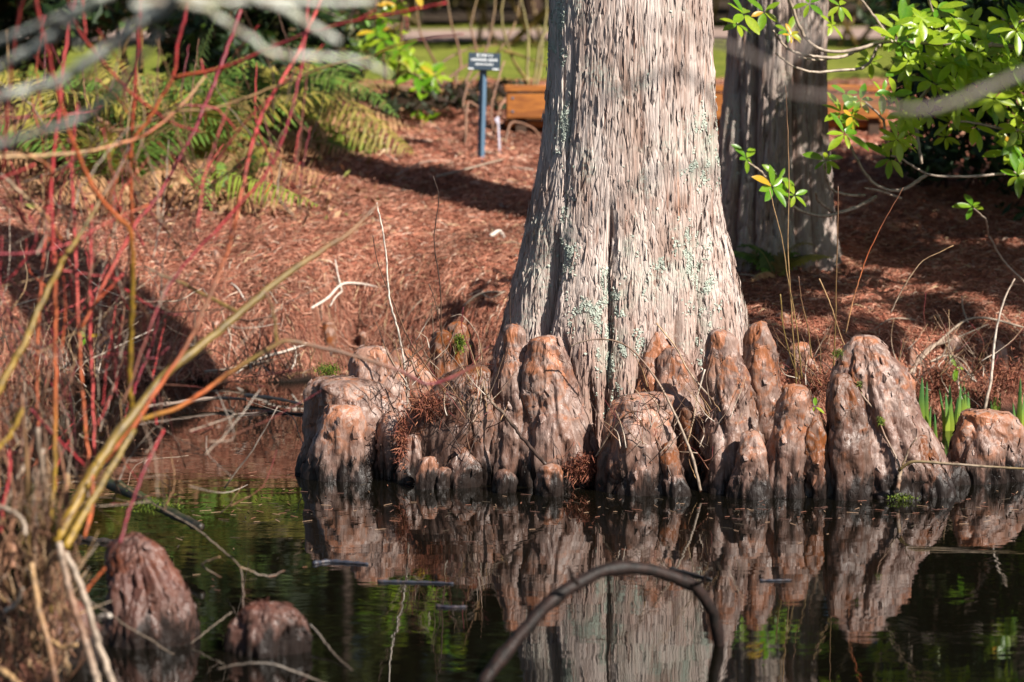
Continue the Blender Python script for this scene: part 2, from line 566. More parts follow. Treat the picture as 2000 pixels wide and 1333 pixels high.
wx, wy = np.linspace(-220, 220, 3), np.array([-120, 0, 14.0])
WV = np.array([(x, y, 0) for y in wy for x in wx], float)
WF = np.array([(r * 3 + c, r * 3 + c + 1, r * 3 + c + 4, r * 3 + c + 3) for r in range(2) for c in range(2)])
water = link('water', mesh_np('water', WV, WF, M_WATER)); tag(water, 'dark still pond water reflecting the tree', kind='structure')

# pale gravel path at the far side of the lawn: a strip laid on the ground
pxs = np.linspace(-60, 60, 121)
def path_row(off): return np.stack([pxs, 22.0 + .9 * np.sin(pxs * .12) + off, zg(pxs, 22.0 + .9 * np.sin(pxs * .12) + off) + .03], -1)
PV = np.concatenate([path_row(-1.6), path_row(1.6)])
PF = np.array([(i, i + 1, 121 + i + 1, 121 + i) for i in range(120)])
path = link('path', mesh_np('path', PV, PF, mat_plain('pale_gravel', (.26, .175, .14), (.36, .26, .215), 3, .95, .01)))
tag(path, 'pale gravel path crossing behind the lawn', kind='structure')

# ------------------------------------------------------------------ needle litter
def needle_sprigs(n, xr, yr, w0, l0, smin=.02):
    x = rng.uniform(*xr, n); y = rng.uniform(*yr, n)
    s = y - np.interp(x, _sx, _sy)
    keep = (s > smin) & (np.abs(x) < (y + 16) * .20 + .5)
    x, y = x[keep], y[keep]; n = len(x)
    a = rng.uniform(0, 2 * np.pi, n); L = l0 * rng.uniform(.5, 1.5, n); w = w0 * rng.uniform(.6, 1.5, n)
    bend = rng.normal(0, .35, n); lift = np.abs(rng.normal(0, .014, n)); tilt = rng.normal(0, .16, n)
    rows = []
    for k, f in enumerate((-.5, 0, .5)):
        ang = a + bend * f
        cx = x + np.cos(ang) * L * f; cy = y + np.sin(ang) * L * f
        cz = zg(cx, cy) + .006 + lift + tilt * L * f * .6 + (.012 if k == 1 else 0)
        ww = w * (1 if k == 1 else .45)
        for sg in (-1, 1):
            rows.append(np.stack([cx - np.sin(ang) * ww * sg, cy + np.cos(ang) * ww * sg, cz + rng.normal(0, .003, n)], -1))
    V = np.stack(rows, 1).reshape(-1, 3)
    b = np.arange(n)[:, None] * 6
    F = np.concatenate([b + np.array([0, 1, 3, 2]), b + np.array([2, 3, 5, 4])])
    base = np.array([(.40, .16, .10), (.30, .105, .066), (.50, .26, .18), (.20, .07, .045), (.44, .205, .13), (.60, .44, .34)])
    c = base[rng.choice(6, n, p=[.25, .22, .2, .16, .13, .04])] * rng.uniform(.75, 1.2, (n, 1))
    big_ = fbm(x * .9, y * .9, 3, 3, 41)
    c = c * np.clip(1 + .55 * big_, .5, 1.35)[:, None]
    bare = fbm(x * 2.2, y * 2.2, 7, 2, 51)
    ok = ~((bare < -.38) & (rng.random(n) < .75))
    straw = (rng.random(n) < .035)
    c[straw] = np.array([.56, .40, .24]) * rng.uniform(.7, 1.1, (straw.sum(), 1))
    sel = np.nonzero(ok)[0]; V = V.reshape(n, 6, 3)[sel].reshape(-1, 3); m_ = len(sel); b = np.arange(m_)[:, None] * 6
    F = np.concatenate([b + np.array([0, 1, 3, 2]), b + np.array([2, 3, 5, 4])])
    return V, F, np.repeat(c[sel], 6, 0)
V1, F1, C1 = needle_sprigs(275000, (-4.2, 4.2), (.6, 6.5), .0014, .09)
V2, F2, C2 = needle_sprigs(95000, (-5.0, 5.0), (6.5, 12.0), .0026, .10)
lit = link('needle_litter', mesh_np('needle_litter', np.concatenate([V1, V2]), np.concatenate([F1, F2 + len(V1)]), M_NEEDLE, smooth=False, colors=np.concatenate([C1, C2])))
tag(lit, 'rust red fallen cypress needles covering the bank', 'needles', kind='stuff')

# twigs, bits of bark and small cones strewn over the bank
bits, bcol = [], []
for k in range(900):
    x_ = rng.uniform(-4, 4); y_ = rng.uniform(2.2, 11)
    if y_ - np.interp(x_, _sx, _sy) < .1 or abs(x_) > (y_ + 16) * .2: continue
    a_ = rng.uniform(0, 6.28); L_ = rng.uniform(.03, .2) * (1 if rng.random() < .8 else 1.8); bend = rng.normal(0, .02, 2)
    fx_ = np.array([-.5, 0, .5]) * L_
    P = np.stack([x_ + np.cos(a_) * fx_, y_ + np.sin(a_) * fx_, 0 * fx_], -1); P[1, :2] += bend; P[:, 2] = zg(P[:, 0], P[:, 1]) + .02 + rng.uniform(0, .02)
    V, F, t = tube(P, np.array([1, .9, .5]) * rng.uniform(.002, .0075), 4); bits.append((V, F))
    bcol.append(np.repeat([[(.10, .055, .04), (.30, .22, .16), (.20, .10, .06), (.42, .34, .27)][rng.choice(4, p=[.35, .25, .25, .15])]], len(V), 0))
V, F = join(bits)
o = link('twig_litter', mesh_np('twig_litter', V, F, M_NEEDLE, colors=np.concatenate(bcol))); tag(o, 'small broken twigs and bark bits strewn over the needles', 'twig litter', kind='stuff')

# loose needles afloat along the shore and between the knees
nf = 760
fx = np.concatenate([rng.uniform(-1.7, 2.9, 440), rng.uniform(-3.2, -1.0, 320)]); fy = np.concatenate([-.55 + rng.exponential(.22, 440) * rng.choice([-1, 1], 440, p=[.6, .4]), rng.uniform(-2.5, 3.6, 320)])
fa = rng.uniform(0, 6.28, nf); fl_ = rng.uniform(.008, .035, nf); fw = rng.uniform(.001, .0028, nf)
U_ = np.stack([np.cos(fa), np.sin(fa), 0 * fa], -1); W_n = np.stack([-np.sin(fa), np.cos(fa), 0 * fa], -1); C_ = np.stack([fx, fy, 0 * fx + .0035], -1)
FV = np.stack([C_ - U_ * fl_[:, None] - W_n * fw[:, None], C_ + U_ * fl_[:, None] - W_n * fw[:, None], C_ + U_ * fl_[:, None] * .9 + W_n * fw[:, None] + [0, 0, .002], C_ - U_ * fl_[:, None] * .9 + W_n * fw[:, None] + [0, 0, .002]], 1).reshape(-1, 3)
fcol = np.array([(.16, .07, .045), (.08, .04, .03), (.22, .14, .09), (.04, .03, .02)])[rng.integers(0, 4, nf)]
o = link('floating_needles', mesh_np('floating_needles', FV, np.arange(nf * 4).reshape(-1, 4), M_NEEDLE, smooth=False, colors=np.repeat(fcol, 4, 0)))
tag(o, 'loose needles and specks afloat on the pond', 'floating needles', kind='stuff')

# ------------------------------------------------------------------ the cypress trunks
def trunk_mesh(rows, d, res_t, zs, furrows, amp=1.0, seed=3, depth_ratio=.9, fq=21):
    """rows: (py, left px, right px) silhouette; d: distance of the axis. Returns V, F, fur, moss"""
    rows = np.array(sorted(rows, key=lambda r: -r[0]), float)
    zr, cr, hr = [], [], []
    for py, l, r in rows:
        p = at((l + r) / 2, py, d)
        zr.append(p[2]); cr.append(p[0]); hr.append((r - l) / 2 / pxm(d))
    zr, cr, hr = map(np.array, (zr, cr, hr))
    c = np.interp(zs, zr, cr); h = np.interp(zs, zr, hr)
    # smooth the profile
    k = np.ones(9) / 9
    pad = lambda a: np.convolve(np.pad(a, 4, mode='edge'), k, 'valid')
    c, h = pad(c), pad(h)
    nb = res_t // 9                                            # 0 faces the camera; the far side needs fewer
    th = np.concatenate([np.linspace(-np.pi, -1.9, nb, endpoint=False), np.linspace(-1.9, 1.9, res_t - 2 * nb, endpoint=False), np.linspace(1.9, np.pi, nb, endpoint=False)])
    TH, Z = np.meshgrid(th, zs)
    H = h[:, None] * np.ones_like(TH); Cx = c[:, None]
    thw = TH + .035 * noise3(np.sin(TH) * 2, np.cos(TH) * 2, Z * 1.3, seed) 
    X0, Y0 = np.sin(thw) * H, -np.cos(thw) * H
    g = np.zeros_like(TH); fur = np.zeros_like(TH)
    for pts, wd, dp in furrows:                  # a furrow: pixel path, width px, depth m
        pts = np.array(sorted(pts, key=lambda q: -q[1]), float)
        fz = np.array([at(q[0], q[1], d)[2] for q in pts]); fx = np.array([at(q[0], q[1], d - .4)[0] for q in pts])
        xx = np.interp(zs, fz, fx)
        s_ = np.clip((xx - c) / h, -.97, .97)
        tf = np.arcsin(s_)[:, None]
        fade = (sstep(fz[0] - .15, fz[0] + .1, zs) * (1 - sstep(fz[-1] - .25, fz[-1] + .05, zs)))[:, None]
        wig = .02 * noise3(Z * 3.1, 0, 0, seed + 31)
        q = (TH - tf + wig) * H * pxm(d) / wd
        v = np.exp(-q * q) * fade
        v2 = np.exp(-(q / 4.2) ** 2) * fade
        g -= 1.35 * dp * (.62 * v + .38 * v2); fur = np.maximum(fur, v)
    # broad lobes, vertical strips, plates and flakes
    g += .030 * amp * noise3(X0 * 2.3, Y0 * 2.3, Z * .55, seed + 1)
    w = .02 * noise3(X0 * 9, Y0 * 9, Z * 3, seed + 2)
    r1 = 1 - np.abs(noise3((X0 + w) * fq, (Y0 + w) * fq, Z * .55 + w * 14, seed + 3)) * 2.3
    r2 = 1 - np.abs(noise3((X0 - w) * fq * 2.3, (Y0 + w) * fq * 2.3, Z * 1.2, seed + 4)) * 2.3
    r1, r2 = np.clip(r1, 0, 1), np.clip(r2, 0, 1)
    g -= amp * (.012 * r1 ** 4 + .007 * r2 ** 4)
    p1 = noise3((X0 + w) * 26, (Y0 + w) * 26, Z * 1.5, seed + 5) * 3.0
    fl = np.floor(p1) + sstep(.0, .35, p1 - np.floor(p1))
    g += amp * .0042 * fl
    g += amp * .0026 * noise3(X0 * 80, Y0 * 80, Z * 14, seed + 6)
    fur = np.maximum(fur, np.clip(r1 ** 4 * .75 + r2 ** 4 * .35, 0, 1))
    rr = H + g
    X = Cx + np.sin(TH) * rr; Y = -np.cos(TH) * rr * depth_ratio
    V = np.stack([X, Y + (d + CAM_Y), Z + .0 * X], -1).reshape(-1, 3)
    n, m = len(zs), res_t
    i = np.arange(n - 1)[:, None] * m + np.arange(m)[None]
    j = np.arange(n - 1)[:, None] * m + (np.arange(m)[None] + 1) % m
    F = np.stack([i, j, j + m, i + m], -1).reshape(-1, 4)
    return V, F, fur.ravel(), (TH, Z, c, h)

TRUNK = [(1080, 860, 1580), (965, 890, 1535), (900, 905, 1520), (830, 925, 1500), (760, 946, 1484), (700, 956, 1472), (650, 975, 1464), (600, 990, 1455), (550, 1000, 1443), (500, 1013, 1432),
         (450, 1024, 1420), (400, 1035, 1410), (350, 1046, 1405), (300, 1055, 1402), (200, 1066, 1396), (100, 1073, 1391), (0, 1077, 1387), (-300, 1086, 1380), (-1200, 1095, 1365), (-2600, 1120, 1340)]
TD = 16.98
ztop = at(1230, -2500, TD)[2]
zs_f = np.concatenate([np.arange(-.35, 2.85, .0075), np.arange(2.85, ztop, .12)])
FURROWS = [([(1085, 440), (1072, 520), (1058, 600), (1040, 665), (1020, 720)], 7, .16),
           ([(1190, 380), (1188, 470), (1186, 560), (1187, 640), (1184, 720), (1172, 820), (1160, 985)], 5, .085),
           ([(1150, 700), (1150, 800), (1145, 985)], 7, .10),
           ([(1200, 720), (1198, 800), (1185, 985)], 6, .09),
           ([(1388, 380), (1392, 480), (1388, 560), (1385, 640), (1378, 700), (1372, 985)], 9, .12),
           ([(1325, 560), (1328, 640), (1335, 720), (1340, 900)], 6, .05),
           ([(1255, 640), (1250, 720), (1238, 820), (1225, 985)], 7, .07),
           ([(1120, 60), (1112, 200), (1104, 320), (1098, 420)], 4, .03),
           ([(1250, 120), (1255, 260), (1262, 420)], 4, .018),
           ([(1092, 620), (1108, 720), (1130, 820), (1140, 985)], 7, .08)]
TV, TF_, tfur, tinfo = trunk_mesh(TRUNK, TD, 500, zs_f, FURROWS, .50, depth_ratio=.66, fq=31)
MOSSY = [(1190, 700, 26, 70), (1375, 600, 22, 95), (1195, 760, 18, 40), (1085, 60, 16, 110), (1385, 290, 22, 60), (1340, 480, 22, 32), (1340, 530, 18, 16), (1230, 480, 16, 22),
         (1215, 590, 26, 34), (1100, 250, 14, 50), (1300, 515, 22, 14), (1150, 620, 30, 40), (1210, 670, 40, 34), (1110, 470, 14, 80), (1360, 340, 20, 24), (1180, 560, 12, 40)]
tpix = np.stack([(TV[:, 0] / (TV[:, 1] - CAM_Y)) * FPX * .99 + 1000, TV[:, 2]], -1)
# project with the true camera for placing lichen by where it sits on the bark
def project(P):
    q = np.asarray(P, float) - np.array([0, CAM_Y, CAM_Z])
    depth = q[:, 1] * CP - q[:, 2] * SP
    up = q[:, 1] * SP + q[:, 2] * CP
    return np.stack([1000 + FPX * q[:, 0] / depth, 666.5 - FPX * up / depth], -1)
tp = project(TV)
front = TV[:, 1] < (TD + CAM_Y)
moss = np.zeros(len(TV))
for mx_, my_, sx_, sy_ in MOSSY:
    moss = np.maximum(moss, np.exp(-((tp[:, 0] - mx_) / sx_) ** 2 - ((tp[:, 1] - my_) / sy_) ** 2))
moss *= front
tree = empty('cypress_tree', (at(1215, 965, TD)[0], TD + CAM_Y, 0), 'large pale barked cypress with flared furrowed base standing at the pond edge', 'tree')
trunk = part('trunk', TV, TF_, M_BARK, tree, attrs={'fur': tfur, 'moss': moss})

def flakes_on(V, F, n, size, weight=None, lift=.004, shape=5, jag=.35, stretch=1.0, seed=0):
    """small curled scales lying on a mesh's faces: V,F of the scales"""
    r = np.random.default_rng(seed)
    F = np.asarray(F)
    a, b, c, dd = (V[F[:, k]] for k in range(4))
    nrm = np.cross(c - a, dd - b); ar = np.linalg.norm(nrm, axis=1)
    nrm = nrm / np.maximum(ar, 1e-12)[:, None]
    w = ar.copy()
    if weight is not None: w = w * weight
    w = w / w.sum()
    pick = r.choice(len(F), n, p=w)
    P = (a[pick] * .5 + c[pick] * .5) + (b[pick] - a[pick]) * r.uniform(-.5, .5, (n, 1))
    N = nrm[pick]
    U = np.cross(N, np.array([0, 0, 1.0])); U /= np.maximum(np.linalg.norm(U, axis=1), 1e-6)[:, None]
    W = np.cross(N, U)
    s = size * r.uniform(.45, 1.5, n)
    out = [P + N * (lift * r.uniform(.5, 1.6, n))[:, None]]
    for k in range(shape):
        an = 2 * np.pi * k / shape + r.uniform(-.3, .3, n)
        rr = s * r.uniform(1 - jag, 1 + jag, n)
        out.append(P + U * (np.cos(an) * rr)[:, None] + W * (np.sin(an) * rr * stretch)[:, None] + N * (lift * r.uniform(-.3, 1.6, n))[:, None])
    VV = np.stack(out, 1).reshape(-1, 3)
    base = np.arange(n)[:, None] * (shape + 1)
    FF = np.concatenate([base + np.array([0, 1 + k, 1 + (k + 1) % shape]) for k in range(shape)])
    return VV, FF
fm = moss[TF_].mean(1)
nv = noise3(TV[TF_[:, 0], 0] * 5, TV[TF_[:, 0], 1] * 5, TV[TF_[:, 0], 2] * 3, 77)
clump = np.clip(noise3(TV[TF_[:, 0], 0] * 16, TV[TF_[:, 0], 1] * 16, TV[TF_[:, 0], 2] * 9, 78) * 3 + .2, 0, 1) ** 2
lw = (fm ** 1.3 * clump + .012 * np.clip(nv - .2, 0, 1)) * front[TF_[:, 0]] * (TV[TF_[:, 0], 2] < 2.8) * (TV[TF_[:, 0], 2] > .3)
lv, lf = flakes_on(TV, TF_, 4200, .0062, lw, .005, seed=4)
lc = part('lichen', lv, lf, M_LICHEN, trunk, smooth=False); lc['kind'] = 'stuff'
# lifted bark slivers
sw = front[TF_[:, 0]] * (TV[TF_[:, 0], 2] < 2.8) * (TV[TF_[:, 0], 2] > .15)
sv, sf = flakes_on(TV, TF_, 1500, .006, sw.astype(float), .008, 4, .5, 8.0, seed=5)
sl = part('bark_slivers', sv, sf, M_BARK, trunk, smooth=False, attrs={'fur': rng.uniform(0, .7, len(sv)), 'moss': np.zeros(len(sv))}); sl['kind'] = 'stuff'

D2 = float(hit(1512, 535)[1] - CAM_Y) + .3
T2 = [(700, 1310, 1720), (560, 1360, 1670), (510, 1378, 1648), (440, 1394, 1630), (300, 1406, 1620), (100, 1424, 1618), (0, 1428, 1620), (-400, 1440, 1612), (-1500, 1455, 1600)]
zs2 = np.concatenate([np.arange(-.1, 3.6, .022), np.arange(3.6, 9.0, .2)])
V2_, F2_, fur2, _ = trunk_mesh(T2, D2, 150, zs2, [([(1470, 0), (1468, 300), (1465, 560)], 9, .05), ([(1560, 0), (1563, 300), (1570, 560)], 9, .07), ([(1440, 100), (1436, 350), (1420, 565)], 9, .05), ([(1590, 100), (1600, 350), (1612, 565)], 9, .05)], 1.9, 13, 1.0)
tree2 = empty('cypress_tree', (at(1512, 530, D2)[0], D2 + CAM_Y, zg(at(1512, 530, D2)[0], D2 + CAM_Y)), 'second straight cypress behind the large one, leaf shadows on its trunk', 'tree')
part('trunk', V2_, F2_, M_BARK_SHADED, tree2, attrs={'fur': fur2, 'moss': np.clip(noise3(V2_[:, 0] * 4, V2_[:, 1] * 4, V2_[:, 2] * 2, 3) * 1.5, 0, 1)})

# ------------------------------------------------------------------ cypress knees
def knee_mesh(prof, d, seed, depth=.85, rough=1.0, seg=64, step=.0085, below=.25, lean=0.0):
    P = np.array(sorted(prof, key=lambda r: -r[1]), float)
    d0 = d
    pts = []
    zbase = at(P[0, 0], P[0, 1], d)[2]
    for cx, cy, hw in P:
        p = at(cx, cy, d)
        pts.append((p[0], p[2], hw * 1.13 / pxm(d)))
    pts = np.array(pts)
    bot = pts[0].copy(); bot[1] -= below; bot[2] *= 1.10
    pts = np.vstack([bot, pts])
    n = max(14, int(np.linalg.norm(np.diff(pts[:, :2], axis=0), axis=1).sum() / step))
    C = catmull(pts, n)
    # dome: force the crown to close round
    ztop = pts[-1, 1]; rt = max(pts[-2, 2], .012)
    q = np.clip((ztop - C[:, 1]) / max(pts[-1, 1] - pts[-2, 1], .01), 0, 1)
    C[:, 2] = np.maximum(C[:, 2], .001)
    C[:, 2] = np.minimum(C[:, 2], np.where(q < 1, np.maximum(rt * np.sqrt(np.clip(1 - (1 - q) ** 2, 0, 1)) * 1.0, .001), 9))
    seg = int(np.clip(2 * np.pi * pts[1:, 2].max() / .0098, 44, 165))
    th = np.linspace(-np.pi, np.pi, seg, endpoint=False)
    TH, RR = np.meshgrid(th, C[:, 2])
    Z = C[:, 1][:, None] + 0 * TH
    X0, Y0 = np.sin(TH) * RR, -np.cos(TH) * RR
    big = min(.22, max(.035, pts[1:, 2].max()))
    f = .16 / big
    low = sstep(ztop + .02, zbase + .10, Z)
    g = .40 * big * noise3(X0 * 5 * f + 3, Y0 * 5 * f, Z * 1.5 * f, seed)
    g += .19 * big * noise3(X0 * 11 * f, Y0 * 11 * f, Z * 4.6 * f, seed + 1)
    g += .06 * big * noise3(X0 * 24 * f, Y0 * 24 * f, Z * 13 * f, seed + 9)
    w = .014 * noise3(X0 * 14, Y0 * 14, Z * 6, seed + 2)
    l1 = np.clip(1 - np.abs(noise3((X0 + w) * 7.5 * f ** .5, (Y0 + w) * 7.5 * f ** .5, Z * 1.0, seed + 13)) * 3.2, 0, 1)
    msk = sstep(-.25, .35, noise3(X0 * 6 * f, Y0 * 6 * f, Z * 4, seed + 17))
    g -= .20 * big * l1 ** 2 * low * (.3 + .7 * msk)
    rd = np.clip(1 - np.abs(noise3((X0 + w) * 24, (Y0 + w) * 24, Z * 2.0, seed + 3)) * 2.5, 0, 1)
    g -= rough * .012 * rd ** 3 * (.25 + .85 * low) * (.15 + .85 * msk)
    p1 = noise3((X0 + w) * 17, (Y0 + w) * 17, Z * 5.5, seed + 5) * 2.8
    g += rough * .0080 * (np.floor(p1) + sstep(0, .22, p1 - np.floor(p1)))
    p2 = noise3((X0 - w) * 34, (Y0 + w) * 34, Z * 12, seed + 7) * 2.2
    g += rough * .0026 * (np.floor(p2) + sstep(0, .3, p2 - np.floor(p2)))
    g += rough * .003 * noise3(X0 * 60, Y0 * 60, Z * 18, seed + 6)
    g *= np.clip(RR / (.4 * big), .1, 1)
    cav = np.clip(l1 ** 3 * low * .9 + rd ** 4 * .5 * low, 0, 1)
    rr = np.maximum(RR + g, RR * .3)
    X = C[:, 0][:, None] + np.sin(TH) * rr
    Y = (d + CAM_Y) - np.cos(TH) * rr * depth + lean * (Z - zbase)
    Z = Z + .012 * noise3(X0 * 20, Y0 * 20, Z * 10, seed + 8) * sstep(0, .1, ztop - Z + .05)
    V = np.stack([X, Y, Z], -1).reshape(-1, 3)
    i = np.arange(n - 1)[:, None] * seg + np.arange(seg)[None]
    j = np.arange(n - 1)[:, None] * seg + (np.arange(seg)[None] + 1) % seg
    F = np.stack([i, j, j + seg, i + seg], -1).reshape(-1, 4)
    top = V[-seg:].mean(0) + np.array([0, 0, .003])
    V = np.vstack([V, top])
    k = np.arange(seg); k2 = (k + 1) % seg
    tri = np.stack([(n - 1) * seg + k, (n - 1) * seg + k2, np.full(seg, len(V) - 1)], -1)
    tt = np.concatenate([sstep(zbase, ztop, Z).ravel(), [1.0]])
    return V, F, tri, tt, np.concatenate([cav.ravel(), [0.0]])

def knee(label, prof, warm=.3, back=.75, d=None, group='cypress knees round the trunk', rough=1.0, depth=.85, seed=None, flakes=0, lean=.03, tone=None, mat=None):
    P = sorted(prof, key=lambda r: -r[1])
    if d is None:                                  # base stands in the water: the front of it shows at the waterline
        d = dist_at(P[0][1]) + back * P[0][2] / pxm(16.3)
    seed = seed or (abs(hash(label)) % 900 if False else sum(map(ord, label)) % 997)
    V, F, tri, tt, cav = knee_mesh(prof, d, seed, depth, rough, lean=lean)
    tone = ((seed * 37) % 101) / 100.0 if tone is None else tone
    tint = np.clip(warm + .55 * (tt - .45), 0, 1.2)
    b = np.array([V[:, 0].mean(), V[:, 1].mean(), max(0.0, V[:, 2].min())])
    mat = mat or M_KNEE
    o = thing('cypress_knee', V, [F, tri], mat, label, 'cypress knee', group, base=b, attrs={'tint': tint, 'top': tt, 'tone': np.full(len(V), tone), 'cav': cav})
    mx_w = max(q[2] for q in prof)
    if flakes == 0 and mx_w > 30: flakes = int(mx_w)
    if flakes:
        fv, ff = flakes_on(V, F, int(flakes * .9), .014, (V[F[:, 0], 2] > .1).astype(float), .006, 5, .55, 1.7, seed=seed)
        p = part('bark_flakes', fv, ff, mat, o, smooth=False, attrs={'tint': np.full(len(fv), warm), 'top': np.full(len(fv), .5), 'tone': np.full(len(fv), tone * .8 + .2), 'cav': np.zeros(len(fv))})
        p['kind'] = 'stuff'
    return o

G1 = 'cypress knees crowded on the pond side of the large trunk'
knee('broad flat shouldered knee at the outer end of the cluster beside open water', [(682, 934, 95), (684, 860, 88), (686, 800, 82), (678, 765, 72), (670, 745, 58), (668, 736, 40)], .2, .9, group=G1, flakes=90)
knee('tall humped knee rising behind the flat shouldered one', [(742, 930, 62), (742, 850, 60), (740, 780, 54), (738, 730, 44), (736, 695, 32), (735, 676, 18)], .35, 1.6, group=G1, flakes=50)
knee('rounded knee with pale polished top and orange side, in front of the flat shouldered one', [(668, 940, 64), (672, 890, 60), (674, 845, 52), (674, 808, 42), (673, 786, 24)], .45, .8, group=G1)
knee('bright orange and pink pointed knee behind the brown cluster', [(806, 790, 50), (800, 750, 44), (792, 712, 32), (787, 690, 20), (785, 679, 10)], .95, d=16.85, group=G1)
knee('slim twin tipped tan knee near the green moss patch', [(872, 760, 26), (868, 710, 22), (864, 670, 19), (862, 644, 12)], .75, d=17.0, group=G1)
knee('short tan knee capped with bright green moss', [(900, 740, 26), (898, 690, 23), (896, 650, 19), (895, 628, 11)], .8, d=17.1, group=G1)
knee('wide dark brown knee sloping down to a blunt shoulder over the water', [(862, 946, 70), (868, 890, 70), (880, 830, 70), (896, 785, 58), (912, 750, 40), (926, 726, 26), (930, 714, 12)], .12, .9, group=G1, flakes=60)
knee('blunt shoulder knob jutting from the wide dark brown knee', [(830, 940, 34), (828, 890, 34), (826, 850, 30), (824, 822, 22), (824, 810, 12)], .2, 1.1, group=G1)
knee('narrow grey finger knee below the blunt shoulder', [(803, 944, 22), (805, 905, 20), (806, 868, 16), (806, 848, 9)], .15, .6, group=G1)
knee('little bright orange knob at the waterline, leftmost of the two orange knobs', [(832, 955, 19), (835, 922, 17), (838, 903, 13), (840, 892, 7)], 1.1, .4, group=G1)
knee('small grey pear shaped knee standing low in the water', [(900, 951, 31), (902, 920, 28), (903, 893, 17), (903, 873, 8)], .3, .5, group=G1)
knee('slender fluted knee between the pear shaped one and the knobbed one', [(938, 948, 26), (938, 890, 25), (936, 830, 22), (934, 780, 17), (934, 755, 9)], .3, 1.0, group=G1)
knee('tall knee with a dark round head at the corner of the trunk', [(1020, 950, 80), (1021, 880, 74), (1018, 810, 62), (1012, 755, 50), (1006, 712, 36), (1002, 672, 22), (1001, 650, 20), (1001, 634, 11)], .25, .9, group=G1, flakes=70)
knee('pink ridged knee leaning against the trunk front', [(1098, 958, 66), (1096, 890, 64), (1090, 820, 57), (1082, 750, 48), (1074, 700, 37), (1070, 655, 20)], .32, 1.15, group=G1, flakes=70)
knee('low rounded knob with a wet black underside at the waterline', [(1077, 968, 26), (1077, 940, 26), (1077, 922, 23), (1077, 905, 14)], .8, .35, group=G1)
knee('stout square topped knee in front of the central furrow', [(1262, 966, 76), (1262, 890, 68), (1264, 830, 58), (1268, 795, 42), (1272, 776, 28), (1272, 767, 14)], .35, .7, group=G1, flakes=70)
knee('slim flank knee pressed against the square topped one', [(1198, 962, 30), (1206, 900, 28), (1216, 850, 22), (1224, 810, 14), (1226, 796, 8)], .3, .8, group=G1)
knee('tall double bumped brown knee behind the square topped one', [(1322, 940, 50), (1322, 860, 48), (1320, 790, 42), (1320, 735, 30), (1318, 700, 24), (1317, 679, 11)], .22, 1.4, group=G1, flakes=50)
knee('bright orange pointed knee flat against the pale trunk', [(1278, 790, 42), (1280, 740, 36), (1284, 700, 26), (1287, 668, 13), (1288, 648, 5)], 1.0, d=16.52, group=G1)
knee('thin pale finger knee with an eye like knot', [(1346, 950, 20), (1346, 900, 18), (1345, 850, 14), (1344, 815, 12), (1344, 794, 7)], .45, .8, group=G1)
knee('low flaky orange spotted knee under the thin pale finger', [(1312, 968, 20), (1312, 930, 18), (1310, 890, 14), (1309, 862, 8)], .7, .4, group=G1)
knee('tall smooth grey brown knee with a flat tilted head beside the dark hollow', [(1432, 966, 62), (1426, 890, 54), (1416, 810, 44), (1408, 740, 36), (1402, 690, 27), (1400, 662, 24), (1398, 644, 14)], .25, 1.0, group=G1, flakes=50)
knee('tall upright column knee with a round polished head, furthest back of the tall ones', [(1492, 945, 44), (1491, 860, 40), (1490, 780, 34), (1488, 700, 27), (1487, 655, 22), (1487, 628, 12)], .45, 1.5, group=G1, flakes=40)
knee('small wet knee with a shiny streak and a round cap in the front row', [(1456, 972, 40), (1461, 930, 33), (1466, 885, 24), (1468, 858, 17), (1468, 841, 9)], .35, .45, group=G1)
knee('smooth reddish knee with narrow rounded head in the front row', [(1536, 972, 44), (1541, 890, 40), (1547, 820, 35), (1552, 778, 26), (1552, 750, 14)], .45, .7, group=G1, flakes=30)
knee('slim bright orange pink knee leaning on the massive one', [(1606, 972, 36), (1602, 915, 32), (1596, 860, 23), (1591, 825, 15), (1589, 807, 8)], .95, .5, group=G1)
knee('massive pink grey knee with a long sloping back and a twig across it', [(1742, 975, 108), (1728, 900, 94), (1714, 820, 78), (1704, 760, 66), (1698, 710, 52), (1693, 678, 34), (1690, 656, 18)], .18, .85, group=G1, flakes=160, rough=1.25)
knee('rough lower lobe on the front of the massive knee', [(1664, 974, 44), (1662, 900, 42), (1658, 830, 36), (1652, 770, 28), (1648, 730, 16)], .22, .55, group=G1, flakes=40)
knee('small orange edged knee at the foot of the massive one', [(1826, 970, 40), (1817, 925, 34), (1806, 885, 22), (1801, 848, 10)], .6, .6, group=G1)
knee('low broad dome knee standing alone beside the iris shoots', [(1928, 946, 78), (1926, 900, 72), (1924, 855, 62), (1918, 822, 44), (1912, 801, 24)], .5, .8, group=G1, flakes=80)
